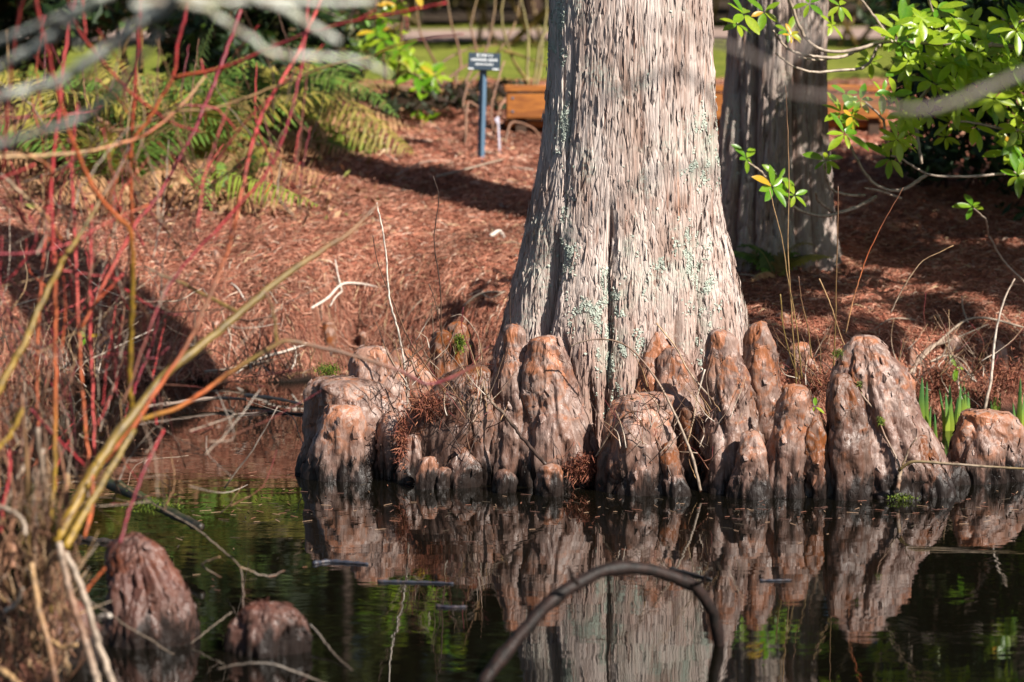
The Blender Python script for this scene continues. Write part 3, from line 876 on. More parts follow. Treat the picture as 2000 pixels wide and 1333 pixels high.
for lab, pr, wm, bk in [
    ('shadowed brown knee filling the gap right of the wide brown knee', [(955, 940, 40), (958, 870, 36), (962, 800, 30), (966, 760, 20), (968, 742, 10)], .15, 1.5),
    ('lumpy low knee between the flat shouldered knee and the narrow grey finger', [(768, 938, 34), (768, 880, 32), (766, 835, 26), (764, 806, 14)], .3, 1.0),
    ('sunken flank knee between the double bumped knee and the tall grey one', [(1372, 955, 34), (1372, 890, 30), (1372, 840, 24), (1372, 812, 12)], .1, 1.8),
    ('lumpy knee joining the tall grey knee and the column knee', [(1462, 950, 36), (1460, 880, 34), (1458, 810, 28), (1456, 765, 18), (1455, 745, 9)], .3, 1.8),
    ('low knobbly knee between the shiny streak knee and the reddish one', [(1500, 968, 26), (1500, 925, 22), (1500, 890, 15), (1500, 874, 8)], .2, .9),
    ('short brown knee wedged under the massive knee', [(1636, 972, 28), (1634, 920, 26), (1630, 870, 20), (1628, 842, 10)], .2, 1.2),
    ('tiny paired knob at the waterline beside the bright orange knob', [(862, 955, 16), (863, 930, 14), (864, 912, 8)], .4, .4),
    ('little rounded knob under the tall round headed knee', [(985, 962, 20), (985, 935, 18), (984, 916, 10)], .3, .4),
    ('flat lumpy knee between the dome knee and the orange edged knee', [(1858, 952, 34), (1860, 925, 30), (1862, 905, 16)], .3, 1.1),
    ('grey lump low on the side of the square topped knee', [(1322, 970, 24), (1320, 945, 21), (1318, 926, 11)], .25, .4)]:
    knee(lab, pr, wm, bk, group=G1)
G2 = 'small cypress knees standing on the needle bank'
knee('peeling pinkish stub knee behind the reddish front row', [(1566, 750, 28), (1565, 710, 25), (1564, 668, 15)], .6, d=17.6, group=G2)
def bank_knee(label, px, base, top, hw, warm=.8):
    p = hit(px, base)
    d = p[1] - CAM_Y + .04
    knee(label, [(px, base, hw), (px, base * .6 + top * .4, hw * .92), (px, base * .25 + top * .75, hw * .8), (px, top, hw * .4)], warm, d=d, group=G2, rough=.6)
bank_knee('tan bottle shaped knee on the bank beside the moss cushion', 642, 694, 626, 15)
bank_knee('tiny tan knee just behind the humped one', 709, 690, 648, 9)
bank_knee('pale knee farthest up the bank near the red stems', 420, 512, 488, 10)
bank_knee('pale upright little knee beside the farthest one', 396, 546, 516, 9)
bank_knee('small orange knee halfway down the needle bank', 424, 658, 626, 9)
bank_knee('twin orange knee low on the needle bank', 424, 690, 664, 8)
bank_knee('thin grey post knee under the fallen branches', 1780, 740, 675, 9, .4)
bank_knee('orange split knee behind the pale leaning twig', 1950, 742, 663, 20, .9)
bank_knee('brown weathered stub knee beside the arching dead twigs', 1862, 700, 655, 15, .4)
bank_knee('crumbling pale knee at the edge of the shaded ground', 1530, 640, 610, 16, .8)
G3 = 'blurred cypress knees close to the camera'
knee('tall knee draped with dead twigs, closest to the dogwood stool', [(282, 1270, 82), (282, 1215, 78), (278, 1160, 70), (272, 1115, 57), (266, 1080, 42), (263, 1060, 26), (262, 1046, 14)], .35, .7, group=G3, tone=.12, rough=1.2, mat=M_KNEE_WET)
knee('dark red dome knee alone in the open water', [(515, 1286, 74), (516, 1255, 73), (514, 1222, 66), (511, 1198, 52), (510, 1183, 34), (509, 1177, 22)], .25, .7, group=G3, tone=.02, mat=M_KNEE_WET)
knee('low pinkish knee half hidden by the dogwood stool', [(140, 1300, 58), (136, 1245, 56), (130, 1205, 48), (124, 1180, 34), (122, 1166, 20)], .5, .7, group=G3, tone=.2, mat=M_KNEE_WET)

# ------------------------------------------------------------------ stems and twigs
RED, PINK, MAG, ORG, YEL = (.38, .034, .038), (.48, .072, .064), (.20, .022, .036), (.42, .10, .032), (.27, .165, .02)
OLV, GRY, DRK, TAN, BRN, PAL = (.19, .13, .035), (.34, .265, .20), (.050, .030, .022), (.40, .25, .12), (.19, .095, .055), (.62, .54, .46)

def stem_geo(pts, r0, r1, d0, d1, cols, sides=7, jit=.004, seg=None):
    """pts: pixels along the stem; r0, r1 radii in pixels of the photograph; d0, d1 distances of its two ends"""
    P = np.array(pts, float)
    L = np.concatenate([[0], np.cumsum(np.linalg.norm(np.diff(P, axis=0), axis=1))]); L /= L[-1]
    W = np.array([at(p[0], p[1], d0 + (d1 - d0) * l) for p, l in zip(P, L)])
    W = np.concatenate([W, (W[:, :1] * 0 + L[:, None])], 1)
    n = seg or max(8, min(60, int(len(P) * 6)))
    C = catmull(np.concatenate([W[:, [0, 2, 1]], W[:, 3:]], 1), n)
    C = C[:, [0, 2, 1]]
    t = np.linspace(0, 1, n)
    d = C[:, 1] - CAM_Y
    rad = (r0 + (r1 - r0) * t) / pxm(d)
    node = (np.arange(n) % 6 == 3).astype(float)
    rad = rad * (1 + .20 * node)
    C[1:-1] += rng.normal(0, jit * .5, (n - 2, 3)) * np.array([1, 1, .6])
    V, F, tt = tube(C, rad, sides)
    c = ramp(cols if isinstance(cols[0], tuple) else [cols, cols], tt)
    blot = .78 + .44 * (noise3(V[:, 0] * 9, V[:, 1] * 3, V[:, 2] * 9, 5) + .5)
    return V, F, c * np.clip(blot, .5, 1.3)[:, None] * (1 - .45 * node[np.minimum((tt * (n - 1) + .5).astype(int), n - 1)])[:, None]

def stem_part(root, pts, r0, r1, d0, d1, cols, name='stem', mat=None, **kw):
    V, F, c = stem_geo(pts, r0, r1, d0, d1, cols, **kw)
    return part(name, V, F, mat or M_STEM, root, colors=c)

def stick(name, label, cat, pts, r0, r1, d0, d1, cols, group=None, mat=None, twigs=(), **kw):
    if mat is None and name != 'mossy_log': r0, r1 = r0 * .78, r1 * .78
    V, F, c = stem_geo(pts, r0, r1, d0, d1, cols, **kw)
    o = thing(name, V, F, mat or M_STEM, label, cat, group, colors=c)
    for tw in twigs:
        V2, F2, c2 = stem_geo(tw[0], tw[1], tw[2], tw[3], tw[4], cols)
        part('side_twig', V2, F2, mat or M_STEM, o, colors=c2)
    return o

# red-stemmed dogwood
dog = empty('dogwood_shrub', at(100, 1200, 12.0), 'bare dogwood shrub with bright red and orange stems, blurred', 'shrub')
DOG = [
 ([(4, 340), (20, 160), (32, 54), (52, -30)], 4.5, 4, 11.5, 11, [RED, PINK]),
 ([(256, 820), (254, 700), (256, 612), (259, 522), (252, 446), (230, 425), (194, 385), (166, 331), (140, 270), (119, 202), (104, 144), (83, 61), (66, -20)], 9, 5, 11.9, 11.2, [YEL, YEL, YEL, ORG, ORG, RED, PINK]),
 ([(392, 258), (331, 238), (295, 212), (266, 191), (230, 155), (184, 101), (151, 54), (128, -15)], 3.5, 4.5, 12.3, 11.3, [MAG, RED, PINK, RED]),
 ([(262, 620), (259, 479), (256, 360), (256, 288), (261, 216), (266, 144), (270, 60), (274, -20)], 5.5, 4.5, 12.3, 12, [YEL, ORG, ORG, RED, RED]),
 ([(200, 420), (259, 274), (288, 238), (313, 194), (338, 151), (346, 90), (362, 25), (366, -20)], 5, 5, 12.0, 12, [BRN, ORG, ORG, RED, MAG]),
 ([(338, 152), (432, 133), (522, 97), (594, 68), (700, 40), (794, 22), (872, 6)], 5.5, 3.5, 12, 11.6, [ORG, RED, MAG, RED, RED]),
 ([(108, 1040), (180, 930), (263, 830), (299, 774), (338, 716), (374, 659), (414, 569), (443, 493), (456, 450), (468, 396), (482, 324), (497, 263), (515, 216), (547, 162), (580, 108), (605, 47), (636, -20)], 8, 5, 11.6, 12.6, [OLV, ORG, ORG, BRN, ORG, RED, PINK, PINK]),
 ([(240, 790), (330, 560), (450, 420), (520, 340), (544, 295), (569, 216), (587, 137), (598, 65), (604, -20)], 4, 4.5, 11.8, 12.4, [BRN, MAG, RED, MAG, RED]),
 ([(160, 640), (265, 440), (313, 378), (342, 324), (378, 259), (396, 216), (425, 144), (452, 74), (470, 20)], 5.5, 6, 12, 12.6, [ORG, PINK, MAG, MAG, MAG]),
 ([(167, 68), (160, 0), (156, -20)], 4, 4, 12, 12, [PINK, PINK]),
 ([(99, 1060), (101, 985), (106, 929), (108, 774), (108, 666), (108, 558), (103, 450), (98, 396), (103, 324), (115, 223), (122, 144), (133, 58), (150, -20)], 7, 4, 11.6, 12, [YEL, YEL, ORG, ORG, RED, RED, PINK, MAG]),
 ([(168, 1045), (180, 1000), (176, 918), (166, 828), (157, 702), (151, 576), (146, 450), (140, 330), (150, 200)], 5, 4, 11.8, 12.3, [ORG, ORG, ORG, PINK, RED, RED]),
 ([(185, 890), (180, 738), (176, 630), (176, 522), (180, 400)], 4, 3.5, 12.2, 12.5, [PINK, PINK, RED]),
 ([(70, 1000), (74, 810), (72, 738), (76, 630), (83, 522), (95, 400)], 5, 4, 11.8, 12.2, [ORG, ORG, ORG, RED]),
 ([(-10, 231), (80, 228), (166, 219), (200, 210)], 2.6, 2.4, 12, 12.2, [MAG, RED]),
 ([(-10, 352), (30, 338), (68, 322)], 4, 3.5, 11.4, 11.4, [RED, PINK]),
 ([(-10, 497), (72, 493), (144, 472), (200, 440), (290, 400)], 4.5, 3, 11.6, 12, [MAG, RED, ORG]),
 ([(118, 528), (170, 536), (232, 545)], 3, 2.5, 12.1, 12.2, [RED, RED]),
 ([(186, 592), (214, 564), (240, 536)], 4.5, 4, 12, 12, [ORG, PINK]),
 ([(255, 800), (263, 760), (288, 695), (302, 652), (306, 608), (280, 590), (244, 565)], 4, 3, 12.4, 12.6, [MAG, MAG, RED]),
 ([(306, 608), (330, 614), (356, 616)], 2.5, 2, 12.5, 12.6, [MAG, MAG]),
 ([(176, 920), (140, 884), (110, 855), (60, 800)], 4, 3.5, 11.9, 11.7, [RED, MAG]),
 ([(342, 205), (380, 207), (418, 212), (440, 230), (461, 254)], 3.5, 3, 12.3, 12.4, [MAG, RED]),
 ([(392, 116), (396, 135), (402, 150)], 3, 3, 12.4, 12.4, [PINK, RED]),
 ([(0, 300), (60, 305), (100, 330), (96, 350)], 3.5, 3, 11.5, 11.6, [TAN, ORG]),
 ([(235, 1060), (255, 990), (285, 910), (320, 840)], 5.5, 4, 11.4, 11.8, [MAG, MAG, RED]),
 ([(165, 1050), (180, 985), (182, 930)], 5, 4.5, 11.5, 11.6, [ORG, ORG]),
 ([(2, 1040), (8, 980), (18, 930), (18, 880)], 4, 4, 11.3, 11.4, [RED, RED]),
 ([(160, 1170), (180, 1140), (205, 1110)], 5, 4, 11.3, 11.3, [ORG, ORG]),
 ([(190, 700), (240, 690), (300, 700), (330, 678)], 2.4, 1.6, 12.4, 12.5, [MAG, MAG]),
 ([(0, 560), (40, 520), (70, 470), (60, 430), (0, 390)], 3, 2.6, 11.9, 12, [RED, MAG]),
 ([(0, 430), (50, 420), (110, 470), (140, 520)], 2.6, 2, 12, 12, [RED, RED]),
 ([(130, 270), (150, 300), (120, 340), (90, 380)], 2.6, 2, 12.2, 12.2, [MAG, RED]),
 ([(700, 36), (716, 30), (732, 20)], 2.5, 2, 11.7, 11.7, [RED, RED]),
 ([(730, 110), (770, 90), (840, 75), (905, 68)], 3.2, 2, 12.2, 12, [RED, MAG, MAG]),
 ([(795, 62), (794, 40), (792, 22)], 3, 3, 11.7, 11.7, [RED, MAG]),
 ([(600, 8), (640, 25), (676, 40), (690, 20), (700, -10)], 2.5, 2.5, 12, 12, [DRK, DRK]),
]
for a in DOG: stem_part(dog, a[0], a[1] * .62, a[2] * .66, *a[3:])
r_ = random.Random(5)
for k in range(255):                               # fine whips that fill the shrub
    x0, y0 = (r_.uniform(-20, 330), r_.uniform(420, 1000)) if k < 150 else (r_.uniform(-20, 620) ** 1.0, r_.uniform(180, 520))
    dx, dy = r_.gauss(0, 60), -r_.uniform(60, 260)
    x1, y1 = x0 + dx, y0 + dy
    pts = [(x0, y0), (x0 * .6 + x1 * .4 + r_.gauss(0, 14), y0 * .6 + y1 * .4), (x1, y1)]
    c = r_.choice([[MAG, RED], [BRN, MAG], [DRK, MAG], [DRK, BRN], [BRN, BRN], [RED, PINK], [GRY, BRN], [BRN, TAN], [ORG, RED], [GRY, GRY]])
    stem_part(dog, pts, r_.uniform(1.0, 2.2), r_.uniform(.6, 1.3), 12 + r_.uniform(-.6, 1.6), 12 + r_.uniform(-.6, 1.8), c, sides=5)

wil = empty('willow_shrub', at(110, 1110, 11.6), 'thick olive yellow arching stems rising from the water edge, blurred', 'shrub')
WIL = [
 ([(112, 1060), (140, 1000), (168, 945), (216, 868), (266, 803), (324, 731), (396, 673), (468, 612), (540, 551), (612, 500), (684, 454), (722, 416), (742, 398)], 18, 4.5, 11.5, 12.6, [YEL, YEL, OLV, OLV, OLV, OLV, OLV, (.20, .10, .035), BRN]),
 ([(128, 1070), (160, 1010), (190, 960), (226, 900), (262, 840)], 12, 8, 11.4, 11.8, [YEL, OLV, OLV]),
 ([(268, 822), (300, 812), (342, 799), (396, 767), (468, 716), (540, 673), (562, 666), (630, 680), (700, 698), (780, 725), (834, 750), (880, 738), (960, 698)], 7, 3.5, 12, 12.4, [YEL, ORG, OLV, BRN, BRN, MAG, BRN]),
 ([(540, 668), (538, 640), (533, 608), (518, 570)], 5, 3.5, 12.1, 12.1, [OLV, BRN]),
 ([(-10, 775), (22, 716), (50, 666), (72, 612), (101, 554), (137, 486), (162, 450), (202, 382), (230, 335), (248, 295), (256, 270)], 10, 4, 11.4, 12, [YEL, YEL, OLV, YEL, OLV, BRN, DRK]),
 ([(-8, 880), (20, 850), (44, 800), (20, 830)], 7, 4, 11.2, 11.3, [YEL, YEL]),
 ([(468, 612), (420, 588), (360, 556), (320, 540), (280, 520)], 6, 3, 12.2, 12.4, [OLV, OLV, GRY]),
 ([(216, 258), (266, 250), (340, 220), (418, 212), (540, 169), (630, 133), (720, 112)], 4, 3, 12.5, 12.3, [TAN, TAN, OLV]),
 ([(-10, 308), (70, 304), (155, 299), (230, 282), (290, 260), (360, 200), (400, 150)], 6, 3, 11.6, 12.2, [TAN, TAN, ORG, TAN]),
 ([(0, 340), (50, 385), (96, 430), (120, 470)], 4.5, 4, 11.9, 12, [GRY, TAN, ORG]),
]
for a in WIL: stem_part(wil, a[0], a[1] * .72, a[2] * .78, *a[3:])
for k in range(120):
    x0, y0 = r_.uniform(-20, 460), r_.uniform(560, 1010); x1, y1 = x0 + r_.gauss(20, 90), y0 - r_.uniform(-30, 170)
    stem_part(wil, [(x0, y0), (x0 * .5 + x1 * .5 + r_.gauss(0, 22), y0 * .5 + y1 * .5 + r_.gauss(0, 14)), (x1, y1)], r_.uniform(.8, 1.6), r_.uniform(.5, 1.0), 12.5 + r_.uniform(-.6, 2.6), 12.5 + r_.uniform(-.6, 2.8), r_.choice([[GRY, GRY], [BRN, GRY], [DRK, BRN], [BRN, MAG], [GRY, PAL], [TAN, GRY]]), name='twig', sides=4, seg=9)

# lichen grey branches hanging in from an overhead tree close to the camera
lic = empty('lichen_tree_branch', at(200, -60, 7.6), 'out of focus grey branches crusted with lichen reaching in overhead', 'branch')
LIC = [
 ([(-60, 205), (0, 191), (60, 176), (119, 158), (160, 132), (191, 112), (248, 66), (292, 30), (330, -30)], 9, 13, 7.7, 7.4),
 ([(-60, 170), (0, 133), (86, 83), (144, 36), (200, -8)], 8, 9, 7.9, 7.6),
 ([(-60, 92), (0, 79), (65, 58), (151, 18), (215, -10)], 7, 8, 8, 7.6),
 ([(-60, 298), (0, 284), (60, 265), (126, 245), (176, 220), (216, 190), (262, 130), (312, 66)], 8, 6, 7.9, 7.5),
 ([(260, 12), (300, 4), (346, 6), (403, 18), (446, 48), (486, 74), (533, 104), (612, 112), (700, 118), (760, 146)], 7, 4.5, 7.3, 7.9),
 ([(470, -20), (520, 6), (558, 20), (610, 52), (658, 82)], 9, 7, 7.3, 7.5),
 ([(340, -8), (430, 4), (520, 1), (640, 6), (730, 3)], 7, 5, 7.4, 7.8),
 ([(290, 38), (322, 20), (352, -14)], 11, 12, 7.4, 7.3),
 ([(150, 60), (146, 78), (152, 92)], 3, 2, 7.7, 7.7),
 ([(258, 66), (254, 82), (262, 94)], 3, 2, 7.5, 7.5),
]
for p_, r0, r1, d0, d1 in LIC:
    stem_part(lic, p_, r0 * 1.02, r1 * 1.0, d0, d1, [GRY, GRY], 'branch', M_LICHTWIG, jit=.006)
grb = empty('bare_tree_branch', at(1700, -60, 6.6), 'strongly blurred bare grey brown branch crossing before the second cypress', 'branch')
for p_, r0, r1 in [([(1240, 40), (1300, 54), (1372, 76), (1420, 90), (1462, 106), (1510, 128), (1560, 100), (1600, 70)], 5, 8),
                   ([(1512, 128), (1496, 150), (1478, 172), (1440, 190)], 6, 4),
                   ([(1500, 160), (1552, 182), (1600, 186), (1660, 191), (1720, 204), (1768, 214), (1840, 207), (1912, 178), (2010, 140), (2060, 120)], 6, 11)]:
    stem_part(grb, p_, r0 * .72, r1 * .72, 6.4, 6.8, [(.13, .10, .09), (.17, .145, .13)], 'branch', jit=.004)

# ------------------------------------------------------------------ dogwood stool in the lower corner
def mound(cx, cy, rx, ry, h, seed, nx=60, ny=60):
    u = np.linspace(-1, 1, nx); U, W = np.meshgrid(u, u)
    r = np.sqrt(U * U + W * W)
    X, Y = cx + U * rx, cy + W * ry
    Z = h * (1 - sstep(.15, 1.0, r)) - .12 + .09 * fbm(X * 5, Y * 5, 0, 3, seed) + .03 * noise3(X * 22, Y * 22, 0, seed + 4)
    Z = np.where(r > 1, -.15, Z)
    i = np.arange(nx * nx).reshape(nx, nx)
    return np.stack([X, Y, Z], -1).reshape(-1, 3), np.stack([i[:-1, :-1], i[:-1, 1:], i[1:, 1:], i[1:, :-1]], -1).reshape(-1, 4)
hp = at(10, 1280, 11.9)
MV, MF = mound(hp[0] - .12, hp[1], .42, .45, .46, 3)
stool = thing('root_hummock', MV, MF, M_GROUND, 'shaggy brown hummock of roots and dead stems at the foot of the shrubs', 'hummock', base=np.array([hp[0], hp[1], 0]))
fib = []; fc = []
for k in range(420):
    x0, y0 = r_.uniform(-40, 150), r_.uniform(1000, 1340)
    dd = r_.uniform(11.45, 11.8)
    L = r_.uniform(30, 130)
    lean = r_.gauss(0, 40)
    V, F, c = stem_geo([(x0, y0), (x0 + lean * .4 + r_.gauss(0, 10), y0 - L * .5), (x0 + lean, y0 - L)], r_.uniform(1, 2.6), .7, dd, dd + r_.uniform(-.1, .1), r_.choice([[BRN, TAN], [BRN, BRN], [DRK, BRN], [(.30, .14, .08), (.40, .22, .13)], [TAN, GRY]]), sides=4, seg=5)
    fib.append((V, F)); fc.append(c)
FV, FF = join(fib)
o = part('dead_fibres', FV, FF, M_STEM, stool, colors=np.concatenate(fc)); o['kind'] = 'stuff'
for k in range(26):
    x0 = r_.uniform(-20, 120); y0 = r_.uniform(1100, 1250); L = r_.uniform(160, 390)
    pts = [(x0, y0), (x0 + r_.gauss(0, 9), y0 - L * .5), (x0 + r_.gauss(0, 20), y0 - L)]
    stem_part(stool, pts, r_.uniform(3, 8), r_.uniform(2, 5), 11.6 + r_.uniform(-.1, .3), 11.7 + r_.uniform(-.2, .3), r_.choice([[BRN, BRN, TAN], [DRK, BRN], [BRN, GRY], [(.30, .15, .09), BRN], [OLV, BRN]]), 'dead_stem', sides=6)
for p_, r0, r1, c in [([(115, 1060), (130, 1130), (147, 1195), (172, 1270), (192, 1340)], 7, 8, [GRY, BRN, GRY]), ([(128, 1080), (160, 1150), (190, 1250), (222, 1340)], 6, 7, [GRY, GRY]),
                      ([(62, 1100), (75, 1190), (95, 1260), (110, 1340)], 6, 6, [TAN, BRN]), ([(0, 990), (25, 1000), (45, 1020), (50, 1045)], 5, 4, [GRY, GRY]), ([(0, 1310), (20, 1322), (40, 1340)], 8, 6, [TAN, TAN]),
                      ([(100, 1250), (120, 1265), (150, 1260)], 4, 4, [TAN, TAN]), ([(10, 1195), (30, 1180), (44, 1150)], 4, 3, [PAL, GRY]), ([(185, 1212), (200, 1205), (215, 1203)], 5, 5, [PAL, PAL])]:
    stem_part(stool, p_, r0, r1, 11.3, 11.2, c, 'dead_stem')

# ------------------------------------------------------------------ single sticks, twigs and whips, each its own thing
GT = 'dead twigs round the knees'
stick('curved_branch', 'thick dark wet branch arching out of the water in a hoop', 'branch', [(938, 1345), (960, 1310), (1010, 1248), (1070, 1182), (1130, 1138), (1185, 1114), (1240, 1110), (1300, 1123), (1350, 1143), (1383, 1180), (1400, 1230), (1414, 1300), (1430, 1350)], 14.5, 11, 11.9, 12.6, [(.016, .011, .009), (.02, .013, .011), (.045, .025, .02), (.04, .022, .018), (.014, .01, .009)], jit=.005, seg=34, mat=M_WETWOOD, twigs=[([(1128, 1140), (1118, 1128), (1112, 1108)], 5, 3, 12.05, 12.0), ([(1352, 1144), (1372, 1136), (1380, 1122)], 4.5, 2.5, 12.35, 12.3)])
stick('mossy_log', 'dark mossy log lying half sunk in the water below the shrub stems', 'log', [(214, 944), (260, 965), (310, 990), (350, 1010), (392, 1030)], 12, 9, 15.2, 14.2, [(.035, .04, .018), (.05, .06, .02), (.02, .02, .015)])
stick('dead_stick', 'bleached white stick standing upright between the humped knee and the orange one', 'stick', [(736, 396), (743, 430), (752, 480), (757, 540), (762, 590), (776, 640), (786, 690), (793, 740), (796, 800), (794, 862)], 1.8, 3.2, 16.5, 16.4, [PAL, PAL, GRY], GT, jit=.003)
stick('dead_stick', 'dark forked stick leaning down from the tall round headed knee to the waterline', 'stick', [(942, 752), (960, 785), (984, 809), (1020, 855), (1066, 908)], 3.5, 5, 16.2, 15.85, [GRY, DRK, DRK], GT)
stick('arching_twig', 'long thin grey twig arching across the trunk base to the water', 'twig', [(1112, 678), (1140, 667), (1176, 663), (1212, 670), (1242, 691), (1284, 745), (1320, 814), (1338, 856), (1353, 895), (1368, 958)], 1.6, 4, 16.0, 15.8, [GRY, BRN, GRY, GRY], GT, jit=.002)
stick('bent_twig', 'thin brown twig bent over the top of the square topped knee', 'twig', [(1164, 892), (1191, 847), (1218, 814), (1236, 804), (1256, 806)], 2.6, 1.4, 16.0, 15.85, [GRY, BRN], GT, jit=.002)
stick('crooked_twig', 'dark crooked twig running down the face of the square topped knee', 'twig', [(1232, 778), (1250, 788), (1262, 815), (1278, 850), (1292, 880), (1311, 931)], 2.4, 2.2, 15.95, 15.8, [TAN, BRN, DRK], GT, jit=.002)
stick('slanting_twig', 'straight slanting twig crossing the dark hollow beside the tall grey knee', 'twig', [(1282, 632), (1320, 679), (1344, 724), (1381, 770)], 1.8, 2.4, 16.1, 16.0, [TAN, GRY], GT, jit=.002)
stick('upright_twig', 'pale upright twig standing in the dark hollow', 'twig', [(1377, 722), (1362, 775), (1354, 822), (1341, 870)], 2.2, 1.8, 16.0, 15.9, [PAL, TAN], GT, jit=.002)
stick('creeping_twig', 'wiry twig with moss buds creeping down the massive knee', 'twig', [(1640, 682), (1656, 704), (1668, 730), (1676, 760), (1690, 780), (1713, 808), (1725, 844), (1746, 886), (1758, 913)], 2.2, 3, 16.02, 15.72, [TAN, GRY, BRN, GRY], GT, jit=.002,
      twigs=[([(1758, 913), (1756, 935), (1752, 962)], 4, 4.5, 15.72, 15.7), ([(1762, 910), (1775, 880), (1790, 855)], 2.2, 1.5, 15.7, 15.68)])
stick('floating_branch', 'slender greenish branch lying out to the side in front of the dome knee', 'branch', [(1756, 920), (1772, 906), (1790, 902), (1860, 907), (1930, 912), (2030, 918)], 4, 2.6, 15.6, 15.4, [OLV, GRY, OLV], GT, jit=.002)
stick('pale_leaning_twig', 'pale twig leaning out of the mud among the iris shoots', 'twig', [(1923, 800), (1930, 770), (1936, 740), (1944, 655), (1954, 610), (1966, 575), (1982, 545)], 4, 2, 17.6, 17.8, [GRY, PAL, GRY], jit=.002)
WH = 'thin upright whips growing between the knees'
def whip(label, pts, c, r0=1.9, r1=1.1, d=16.6, **kw): stick('whip', label, 'whip', pts, r0, r1, d, d, c, WH, jit=.002, sides=5, **kw)
whip('tall orange brown whip rising in front of the second trunk to mid height', [(1556, 760), (1548, 640), (1543, 560), (1539, 480), (1541, 360), (1539, 266), (1534, 168)], [OLV, TAN, BRN])
whip('shorter yellow brown whip close beside the tallest one', [(1566, 740), (1556, 640), (1538, 540), (1528, 470), (1510, 400), (1503, 370)], [OLV, TAN])
whip('whip ending in a kink behind the massive knee', [(1628, 720), (1632, 620), (1634, 520), (1636, 468), (1637, 364)], [OLV, BRN])
whip('whip with a red tip slanting up over the shaded bank', [(1652, 650), (1668, 580), (1690, 510), (1703, 480), (1721, 443), (1764, 367)], [TAN, ORG, BRN])
whip('pale whip bowed toward the shaded bank', [(1740, 612), (1760, 570), (1800, 512), (1830, 496), (1862, 480)], [GRY, TAN])
whip('fine whip leaning over the reddish front knee', [(1600, 545), (1620, 590), (1640, 650), (1655, 690)], [TAN, TAN])
whip('fine whip standing by the peeling pinkish stub', [(1524, 575), (1530, 640), (1545, 700), (1560, 740)], [OLV, OLV])
whip('fine dark whip curving by the small orange edged stub', [(1585, 700), (1578, 640), (1566, 590), (1560, 540)], [OLV, BRN])
whip('dark upright whip with tiny buds left of the trunk', [(872, 742), (862, 640), (860, 560), (848, 468), (857, 385), (846, 344)], [BRN, DRK, DRK], 2.2)
whip('dark whip crossing the budded one low down', [(926, 790), (900, 720), (870, 680), (858, 630), (850, 590), (838, 555)], [BRN, DRK], 2.2)
whip('long dark whip leaning from the orange pink pointed knee', [(862, 750), (849, 737), (820, 696), (798, 662), (780, 620), (762, 575), (740, 520), (728, 460)], [BRN, BRN, DRK], 2.4)
whip('thin black whip hanging straight by the round headed knee', [(982, 806), (990, 730), (996, 650), (996, 556)], [DRK, DRK], 2.0)
whip('slim reddish whip bending over the brown knee', [(945, 790), (930, 730), (916, 680), (902, 640), (905, 600)], [BRN, MAG], 2.0)
whip('curled fine whip between the pear shaped knee and the trunk', [(952, 740), (940, 690), (930, 650), (900, 615), (880, 620)], [BRN, GRY], 1.7)
def tangle(label, px, py, d, rx, ry, n):
    it, cc_ = [], []
    for k in range(int(n * 1.7)):
        x0, y0 = px + r_.gauss(0, rx * .5), py + r_.gauss(0, ry * .5); a = r_.uniform(-.9, .9); L = r_.uniform(30, 110)
        x1, y1 = x0 + math.sin(a) * L, y0 - math.cos(a) * L
        V, F, c = stem_geo([(x0, y0), ((x0 + x1) / 2 + r_.gauss(0, 9), (y0 + y1) / 2 + r_.gauss(0, 6)), (x1, y1)], r_.uniform(.6, 1.3), .4, d + r_.uniform(-.12, .12), d + r_.uniform(-.12, .12), r_.choice([[BRN, DRK], [DRK, DRK], [BRN, MAG], [GRY, BRN], [TAN, BRN], [PAL, TAN]]), sides=4, seg=8)
        it.append((V, F)); cc_.append(c)
    V, F = join(it); b_ = at(px, py, d)
    o = thing('twig_tangle', V, F, M_STEM, label, 'twigs', base=b_, colors=np.concatenate(cc_)); o['kind'] = 'stuff'
for a_ in [('fine dead twigs tangled over the wide brown knee', 920, 800, 16.1, 60, 90, 34), ('fine dead twigs between the orange knee and the moss', 810, 730, 16.3, 50, 60, 22), ('fine dead twigs caught over the square topped knee', 1270, 860, 15.85, 70, 80, 22), ('fine dead twigs by the rusty needles and dark hollow', 1385, 860, 15.95, 30, 90, 18),
           ('fine dead twigs behind the reddish front knee', 1590, 740, 16.8, 60, 40, 20), ('fine dead twigs on the shaded bank edge by the iris', 1870, 730, 18.0, 110, 50, 40), ('fine dead twigs along the bank under the fallen stick', 520, 730, 19.4, 110, 22, 46), ('fine dead twigs on the bank under the shrub', 120, 730, 19.4, 130, 30, 40)]: tangle(*a_)
BK = 'fallen branches bleached on the needle bank'
def fallen(label, pxs_, r0, r1, c, lift=.02, twigs=()):
    W = np.array([hit(*p) for p in pxs_]); W[:, 2] += lift + .03 * np.sin(np.linspace(0, np.pi, len(W)))
    C = catmull(W, max(8, len(W) * 5))
    rad = np.linspace(r0, r1, len(C)) / pxm(C[:, 1] - CAM_Y)
    V, F, t = tube(C, rad, 6)
    o = thing('fallen_branch', V, F, M_STEM, label, 'fallen branch', BK, colors=ramp([c, c], t))
    for tw in twigs:
        W2 = np.array([hit(*p) for p in tw]); W2[:, 2] += lift + np.linspace(.02, .06, len(W2))
        C2 = catmull(W2, 8); V2, F2, t2 = tube(C2, np.linspace(r0 * .7, r1 * .6, len(C2)) / pxm(C2[:, 1] - CAM_Y), 5)
        part('side_twig', V2, F2, M_STEM, o, colors=ramp([c, c], t2))
fallen('forked white branch lying on open needles up the bank', [(608, 610), (640, 596), (668, 580), (700, 571), (738, 575)], 3, 2.4, PAL, twigs=[[(668, 582), (660, 560), (655, 530)], [(668, 582), (655, 600), (645, 622)]])
